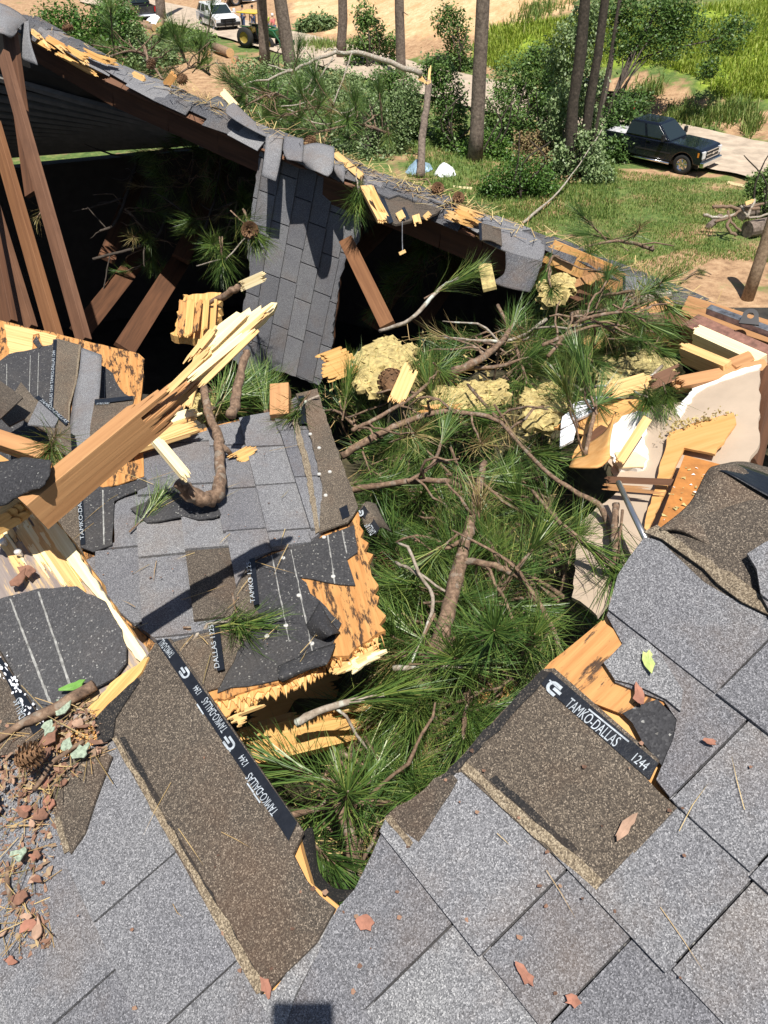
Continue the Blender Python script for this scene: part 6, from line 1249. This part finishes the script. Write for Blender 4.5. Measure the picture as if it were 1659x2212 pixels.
# ================================================================ vehicles
def paint(name, col, metal=.0, rough=.25): return plain(name, col, rough, metal, Coat_Weight=.6, Coat_Roughness=.05)
M_glass = plain('car_glass', (.02, .03, .035), .05, 0); M_tyre = plain('tyre', (.02, .02, .02), .85); M_chrome = plain('chrome', (.75, .76, .78), .12, 1); M_lamp = plain('headlamp', (.75, .76, .78), .1, .2); M_amber = plain('amber_lens', (.7, .25, .03), .2); M_red = plain('tail_lens', (.5, .02, .02), .2); M_plast = plain('dark_plastic', (.015, .015, .017), .55)
def arch(cx, r, z0): return [(cx+r*math.cos(g), z0+r*math.sin(g)) for g in [math.pi*i/10 for i in range(11)]]
def vehicle(name, lab, cat, p, heading, paintm, kindv='pickup', scale=1.0, bar=False, stepm=None):
    M0 = Matrix.Translation(p) @ Matrix.Rotation(heading, 4, 'Z') @ Matrix.Scale(scale, 4)
    th = put(name, None, None, None, M0); tag(th, lab, cat, None)
    def side(poly, y0, y1, nm, mt, bev=.08):   # side profile (x, z) extruded across y
        b = MB(); n = len(poly); b.add([(x, y0, z) for x, z in poly]+[(x, y1, z) for x, z in poly], [tuple(range(n)), tuple(range(2*n-1, n-1, -1))]+[(i, n+i, n+(i+1) % n, (i+1) % n) for i in range(n)])
        o = b.build(nm, mt, th, M0, bevel=bev); return o
    fx, rx, wr = (1.85, -1.8, .45) if kindv == 'pickup' else (1.45, -1.45, .38)
    ah = wr+.09; hw = .98
    if kindv == 'pickup':
        side([(-1.3, .5), (-1.3, 1.3), (.95, 1.3), (1.1, 1.32), (2.3, 1.28), (2.65, 1.22), (2.76, 1.1), (2.78, .55)]+[(fx+ah*math.cos(g), wr+ah*math.sin(g)) for g in [R(10)+R(160)*i/10 for i in range(11)]]+[(fx-ah, .5)], -hw, hw, 'body', paintm)
        for s in (-1, 1):
            y0, y1 = (hw-.12, hw) if s > 0 else (-hw, -hw+.12)
            side([(-2.9, .55), (-2.9, 1.3), (-1.32, 1.3), (-1.32, .55)]+[(rx+ah*math.cos(g), wr+ah*math.sin(g)) for g in [R(25)+R(145)*i/10 for i in range(11)]]+[(rx-ah, .52)], y0, y1, 'bed_side', paintm, .02)
        MB().box(-2.88, -1.34, -hw+.13, hw-.13, .62, .72).build('bed_floor', M_plast, th, M0); MB().box(-2.95, -2.86, -hw+.13, hw-.13, .62, 1.28).build('tailgate', paintm, th, M0, bevel=.02)
        cb, ct = [(-1.3, -.95), (1.05, -.95), (1.05, .95), (-1.3, .95)], [(-1.12, -.76), (.28, -.76), (.28, .76), (-1.12, .76)]; zb, zt = 1.3, 1.98; fr_ = 2.78; rr_ = -2.95
        wins = ((.04, .47), (.53, .96))
    else:
        side([(-2.4, .5), (-2.42, .8), (-2.4, 1.08), (.9, 1.1), (1.1, 1.12), (2.1, 1.0), (2.3, .9), (2.35, .7), (2.3, .42)]+[(fx+ah*math.cos(g), wr+ah*math.sin(g)) for g in [R(5)+R(170)*i/10 for i in range(11)]]+[(fx-ah, .38), (rx+ah, .38)]+[(rx+ah*math.cos(g), wr+ah*math.sin(g)) for g in [R(5)+R(170)*i/10 for i in range(11)]]+[(rx-ah, .45)], -hw, hw, 'body', paintm)
        cb, ct = [(-2.38, -.94), (1.1, -.94), (1.1, .94), (-2.38, .94)], [(-2.1, -.74), (.3, -.74), (.3, .74), (-2.1, .74)]; zb, zt = 1.1, 1.75; fr_ = 2.35; rr_ = -2.4
        wins = ((.03, .26), (.3, .6), (.64, .93))
    V8 = [(x, y, zb) for x, y in cb]+[(x, y, zt) for x, y in ct]
    MB().add(V8, [(3, 2, 1, 0), (4, 5, 6, 7), (0, 1, 5, 4), (1, 2, 6, 5), (2, 3, 7, 6), (3, 0, 4, 7)]).build('cabin', paintm, th, M0, bevel=.1)
    def pane(i, j, k, l, u0, u1, v0, v1, nm):
        A, B_, C_, D_ = (Vector(V8[q]) for q in (i, j, k, l)); nrm = (B_-A).cross(D_-A).normalized()
        def q(u, v): return A.lerp(B_, u).lerp(D_.lerp(C_, u), v)+nrm*.008
        pp = [q(u0, v0), q(u1, v0), q(u1-.01, v1), q(u0+.01, v1)]; b = MB().add(pp+[x-nrm*.02 for x in pp], [(0, 1, 2, 3), (7, 6, 5, 4), (0, 4, 5, 1), (1, 5, 6, 2), (2, 6, 7, 3), (3, 7, 4, 0)]); b.build(nm, M_glass, th, M0)
    for u0, u1 in wins: pane(0, 1, 5, 4, u0, u1, .12, .86, 'side_window'); pane(2, 3, 7, 6, 1-u1, 1-u0, .12, .86, 'side_window')
    pane(1, 2, 6, 5, .05, .95, .08, .9, 'windshield'); pane(3, 0, 4, 7, .08, .92, .15, .85, 'rear_window')
    for wx in (fx, rx):
        for s in (-1, 1):
            b = MB().lathe([(wr*.58, -.12), (wr*.62, -.13), (wr*.93, -.13), (wr, -.09), (wr, .09), (wr*.93, .13), (wr*.62, .13), (wr*.58, .12)], 24, 'y', (wx, s*(hw-.16), wr)); w = b.build('wheel', M_tyre, th, M0, True)
            b = MB().lathe([(0, s*.05), (wr*.2, s*.06), (wr*.22, s*.03), (wr*.5, s*.02), (wr*.55, s*.1), (wr*.6, s*.11)], 20, 'y', (wx, s*(hw-.16), wr))
            for g in range(6): a = g*math.pi/3; b.add(*(lambda vf: ([(wx+x*math.cos(a)-z*math.sin(a), s*(hw-.16)+y, wr+x*math.sin(a)+z*math.cos(a)) for x, y, z in vf[0]], vf[1]))(boxvf(wr*.15, wr*.56, s*.05-.02, s*.05+.03, -.035, .035)))
            b.build('rim', M_chrome, w, M0)
    zh = 1.02 if kindv == 'pickup' else .82
    MB().box(fr_-.02, fr_+.03, -.62, .62, zh-.22, zh+.14).build('grille', M_plast, th, M0, bevel=.01)
    for z in (zh-.2, zh-.03, zh+.12): MB().box(fr_+.02, fr_+.05, -.64, .64, z-.02, z+.02).build('grille_bar', M_chrome if kindv == 'pickup' else M_plast, th, M0)
    if kindv == 'pickup':
        e_ = MB().box(fr_+.05, fr_+.065, -.14, .14, zh-.055, zh-.005); e_.box(fr_+.05, fr_+.066, -.06, .06, zh-.085, zh+.025); e_.build('emblem', M_chrome, th, M0)
    for s in (-1, 1):
        MB().box(fr_-.25, fr_+.015, s*.66 if s > 0 else -.965, .965 if s > 0 else -.66, zh-.18, zh+.13).build('headlight', M_lamp, th, M0, bevel=.02)
        MB().box(fr_-.25, fr_-.17, s*.972-.012, s*.972+.012, zh-.12, zh+.08).build('marker_lamp', M_amber, th, M0)
        MB().box(rr_-.01, rr_+.1, s*.9-.07, s*.9+.09*1, zh-.2, zh+.2).build('taillight', M_red, th, M0, bevel=.01)
        b = MB().box(.72, .85, s*1.12-.1, s*1.12+.1, zb+.03, zb+.32); b.box(.76, .84, min(s*.93, s*1.05), max(s*.93, s*1.05), zb+.06, zb+.12); b.build('mirror', M_plast if kindv == 'pickup' else paintm, th, M0, bevel=.02)
        for hx in ((.0, -1.05) if kindv == 'pickup' else (.1, -.9)): MB().box(hx-.11, hx+.11, s*.99-.012, s*.99+.02, zb-.13, zb-.09).build('door_handle', M_chrome, th, M0)
        for hx in (.98, -.1, -1.12): MB().box(hx-.006, hx+.006, s*.981-.003, s*.981+.003, .55, zb-.04).build('door_seam', M_plast, th, M0)
        MB().box(-.6, 1.2, s*.984-.006, s*.984+.008, .8, .87).build('side_moulding', M_plast, th, M0)
        if stepm: MB().tube([(-1.2, s*1.02, .42), (1.25, s*1.02, .42)], .05, 8).build('side_step', M_chrome, th, M0, smooth=True)
    MB().box(fr_-.12, fr_+.12, -.98, .98, .48, .72).build('front_bumper', M_chrome if stepm else M_plast if kindv == 'suv' else M_chrome, th, M0, bevel=.04)
    MB().box(rr_-.12, rr_+.02, -.95, .95, .5, .68).build('rear_bumper', M_chrome if kindv == 'pickup' else M_plast, th, M0, bevel=.03)
    MB().box(-2.6 if kindv == 'pickup' else -2.2, 2.5 if kindv == 'pickup' else 2.1, -.6, .6, .3, .56).build('chassis', M_plast, th, M0)
    if bar:
        MB().box(-.75, -.45, -.6, .6, zt+.02, zt+.14).build('light_bar', M_lamp, th, M0, bevel=.02)
        b = MB()
        for y in (-.3, .3): b.box(fr_+.12, fr_+.18, y-.04, y+.04, .45, .95)
        for z in (.6, .9): b.box(fr_+.12, fr_+.17, -.5, .5, z-.03, z+.03)
        b.build('push_bar', M_black, th, M0)
        MB().box(-1.5, .9, -.988, -.982, .75, .98).build('door_stripe', plain('navy_stripe', (.03, .05, .15), .4), th, M0)
    return th, M0
a, b2 = gp(1373, 352), gp(1471, 373); hd = math.atan2(b2.y-a.y, b2.x-a.x); fwd = Vector((math.cos(hd), math.sin(hd), 0)); lft = Vector((-fwd.y, fwd.x, 0))
M_blk = paint('black_paint', (.006, .008, .014), .0, .14)
pos = b2-fwd*1.85+lft*.82; pos.z = b2.z-.02
tk, Mt = vehicle('pickup_truck', 'black crew cab pickup truck parked on the road at the right', 'truck', pos, hd, M_blk, 'pickup', 1.0, stepm=True); print('truck heading', math.degrees(hd), pos)
M = Mt @ Matrix.Translation((-2.0, 0, 1.15)); v = []; f = []
for j in range(9):
    for i in range(9): x, y = -.5+i*.125, -.7+j*.175; v.append((x, y, .25*math.cos(x*2.4)*math.cos(y*1.6)+.08*noise.noise(Vector((x*5, y*5, 1)))))
o = put('bed_load', mesh('load', v, [(j*9+i, j*9+i+1, (j+1)*9+i+1, (j+1)*9+i) for j in range(8) for i in range(8)], True), None, plain('dull_plastic', (.4, .4, .42), .7, nscale=5), M); tag(o, 'pale plastic bundle in the bed of the black pickup', 'bundle')
a, b2 = gp(416, 48), gp(466, 68); hd = math.atan2(b2.y-a.y, b2.x-a.x); sc = (b2-a).length/2.9; print('suv scale', sc, math.degrees(hd)); fwd = Vector((math.cos(hd), math.sin(hd), 0)); lft = Vector((-fwd.y, fwd.x, 0)); sc = min(max(sc, .8), 1.1)
vehicle('police_car', 'white police utility car with push bar parked in the dirt lot', 'car', b2-fwd*1.45*sc+lft*.8*sc, hd, paint('white_paint', (.75, .76, .78)), 'suv', sc, bar=True)
p = gp(318, 46); hd = R(118); vehicle('pickup_truck', 'dark grey pickup truck seen from behind at the top left', 'truck', p+Vector((math.cos(hd), math.sin(hd), 0))*2.9, hd, paint('grey_paint', (.02, .022, .026)), 'pickup', 1.0)
p = gp(480, 17); hd = R(196); vehicle('pickup_truck', 'pale silver pickup truck behind the police car, cut by the top edge', 'truck', p+Vector((3.2, .4, 0)), hd, paint('silver_paint', (.55, .53, .5), .3), 'pickup', 1.05, stepm=True)
p = gp(1262, 268); vehicle('trailer_truck', 'dark vehicle mostly hidden behind the vine smothered clump', 'truck', p+Vector((0, 1.5, 0)), R(165), paint('dark_red_paint', (.02, .014, .014)), 'pickup', 1.0)
# tractor with a yellow canopy
tp = gp(560, 100); hd = R(-28); MT = Matrix.Translation(tp) @ Matrix.Rotation(hd, 4, 'Z'); tr_ = put('tractor', None, None, None, MT); tag(tr_, 'green tractor with a yellow canopy and loader behind the bare trunks', 'tractor')
M_grn = paint('green_paint', (.012, .09, .03)); M_yel = paint('yellow_paint', (.75, .55, .05))
MB().box(.2, 1.9, -.38, .38, .75, 1.35).build('hood', M_grn, tr_, MT, bevel=.08); MB().box(-1.0, .3, -.3, .3, .6, .95).build('frame', M_plast, tr_, MT); MB().box(-.9, -.4, -.3, .3, .95, 1.35).build('seat', M_yel, tr_, MT, bevel=.08)
MB().box(-1.35, .45, -.85, .85, 2.35, 2.45).build('canopy', M_yel, tr_, MT, bevel=.04)
for x, y in ((-1.1, -.55), (-1.1, .55), (.2, -.5), (.2, .5)): MB().tube([(x, y, .9), (x, y, 2.36)], .04, 6).build('canopy_post', M_plast, tr_, MT)
for s in (-1, 1):
    for x, r, w in ((-.75, .72, .2), (1.5, .42, .13)):
        wl_ = MB().lathe([(r*.55, -w), (r*.9, -w), (r, -w*.6), (r, w*.6), (r*.9, w), (r*.55, w)], 22, 'y', (x, s*.75, r)).build('wheel', M_tyre, tr_, MT, True); MB().lathe([(0, s*w*.5), (r*.5, s*w*.4), (r*.58, s*w*.8)], 18, 'y', (x, s*.75, r)).build('rim', plain('rim_yellow', (.3, .22, .04), .5), wl_, MT, True)
    MB().tube([(.4, s*.5, 1.5), (1.8, s*.55, 1.25), (2.5, s*.6, .5)], .07, 6).build('loader_arm', M_grn, tr_, MT); MB().box(-1.2, -.3, s*.62-.16, s*.62+.16, 1.42, 1.5).build('fender', M_grn, tr_, MT, bevel=.03)
MB().box(2.45, 2.9, -.8, .8, .1, .6).build('bucket', M_grn, tr_, MT, bevel=.05)

# ================================================================ people far off
M_skin = plain('skin', (.5, .3, .2), .6)
def skinmesh(name, verts, edges, radii, mat, parent, M, root=0):
    me = bpy.data.meshes.new(name); me.from_pydata(verts, edges, []); o = put(name, me, parent, mat, M)
    o.modifiers.new('skin', 'SKIN'); sv = me.skin_vertices[0].data if me.skin_vertices else None
    if sv is None:
        bm = bmesh.new(); bm.from_mesh(me); bm.verts.layers.skin.verify(); bm.to_mesh(me); bm.free(); sv = me.skin_vertices[0].data
    for i, r in enumerate(radii): sv[i].radius = (r, r) if not hasattr(r, '__len__') else r; sv[i].use_root = (i == root)
    m2 = o.modifiers.new('sub', 'SUBSURF'); m2.levels = 1; m2.render_levels = 1; return o
def person(p, face, shirt, trousers, hat, lab, arm=0.0, hcol=None):
    M = Matrix.Translation(p) @ Matrix.Rotation(face, 4, 'Z'); th = put('person', None, None, None, M); tag(th, lab, 'person')
    V = [(0, 0, .95), (0, 0, 1.2), (0, 0, 1.42), (0, 0, 1.52), (.02, 0, 1.62), (.02, 0, 1.74), (0, .19, 1.42), (.03, .24, 1.15), (.14+arm, .22, .95+arm), (0, -.19, 1.42), (.03, -.24, 1.15), (.14, -.22, .95), (.17+arm, .22, .86+arm), (.17, -.22, .86), (0, .1, .88), (.03, .11, .5), (0, .12, .1), (.14, .12, .04), (0, -.1, .88), (-.03, -.12, .5), (-.06, -.13, .1), (.08, -.13, .04)]
    E_ = [(0, 1), (1, 2), (2, 3), (3, 4), (4, 5), (2, 6), (6, 7), (7, 8), (8, 12), (2, 9), (9, 10), (10, 11), (11, 13), (0, 14), (14, 15), (15, 16), (16, 17), (0, 18), (18, 19), (19, 20), (20, 21)]
    rad = [.14, .13, .13, .06, .095, .085, .065, .05, .038, .065, .05, .038, .035, .035, .085, .062, .045, .04, .085, .062, .045, .04]
    skinmesh('body', V, E_, rad, M_skin, th, M)
    sv_ = [V[i] for i in (0, 1, 2, 6, 7, 9, 10)]; skinmesh('shirt', sv_, [(0, 1), (1, 2), (2, 3), (3, 4), (2, 5), (5, 6)], [.16, .155, .15, .085, .065, .085, .065], shirt, th, M)
    tv = [V[i] for i in (0, 14, 15, 16, 18, 19, 20)]; skinmesh('trousers', tv, [(0, 1), (1, 2), (2, 3), (0, 4), (4, 5), (5, 6)], [.165, .105, .08, .065, .105, .08, .065], trousers, th, M)
    MB().lathe([(.108, 1.68), (.112, 1.74), (.09, 1.82), (.0, 1.85)], 12, 'z', (.015, 0, 0)).build('hat' if hat else 'hair', hcol or M_plast, th, M, True)
    return th
M_hv = plain('hi_vis', (.55, .85, .05), .7); M_pk = plain('pink_shirt', (.75, .22, .22), .8); M_jean = plain('jeans', (.06, .1, .2), .9); M_dkc = plain('dark_cloth', (.02, .022, .03), .9); M_bl = plain('blue_shirt', (.12, .22, .45), .8)
person(gp(578, 80), 2.0, M_hv, M_jean, False, 'person in a lime high visibility shirt standing behind the bare trunk', .1)
person(gp(592, 83), 2.6, M_pk, M_jean, True, 'person in a pink top and jeans beside the lime shirted person', 0, plain('white_cap', (.7, .7, .7), .8))
person(gp(491, 44), .5, M_dkc, M_dkc, False, 'person in dark clothing standing behind the police car')
person(gp(527, 62), 1.0, M_bl, M_jean, False, 'person in a blue shirt standing under the tractor canopy'); person(gp(548, 62), -.6, M_dkc, M_jean, False, 'person in a black shirt at the right of the tractor canopy')
person(gp(231, 40), 1.2, plain('teal_shirt', (.05, .25, .3), .8), M_dkc, True, 'person in a teal top left of the dark pickup'); person(gp(254, 42), 1.8, M_pk, M_dkc, True, 'person with a pink cap next to the dark pickup', 0, M_pk)
# the telephone that takes the picture, behind its own lens; its shadow falls on the shingles
RC = Matrix(((1, 0, 0, 0), (0, _U.y, -_F.y, 0), (0, _U.z, -_F.z, 0), (0, 0, 0, 1))); MP = Matrix.Translation(CAM) @ RC
ph = put('phone', None, None, None, MP); tag(ph, 'phone held above the roof, seen only by its shadow at the lower edge', 'phone')
MB().box(-.06, .012, -.126, .012, .008, .016).build('case', M_plast, ph, MP, bevel=.003); MB().box(-.057, .009, -.116, .002, .0165, .0172).build('screen', M_glass, ph, MP)
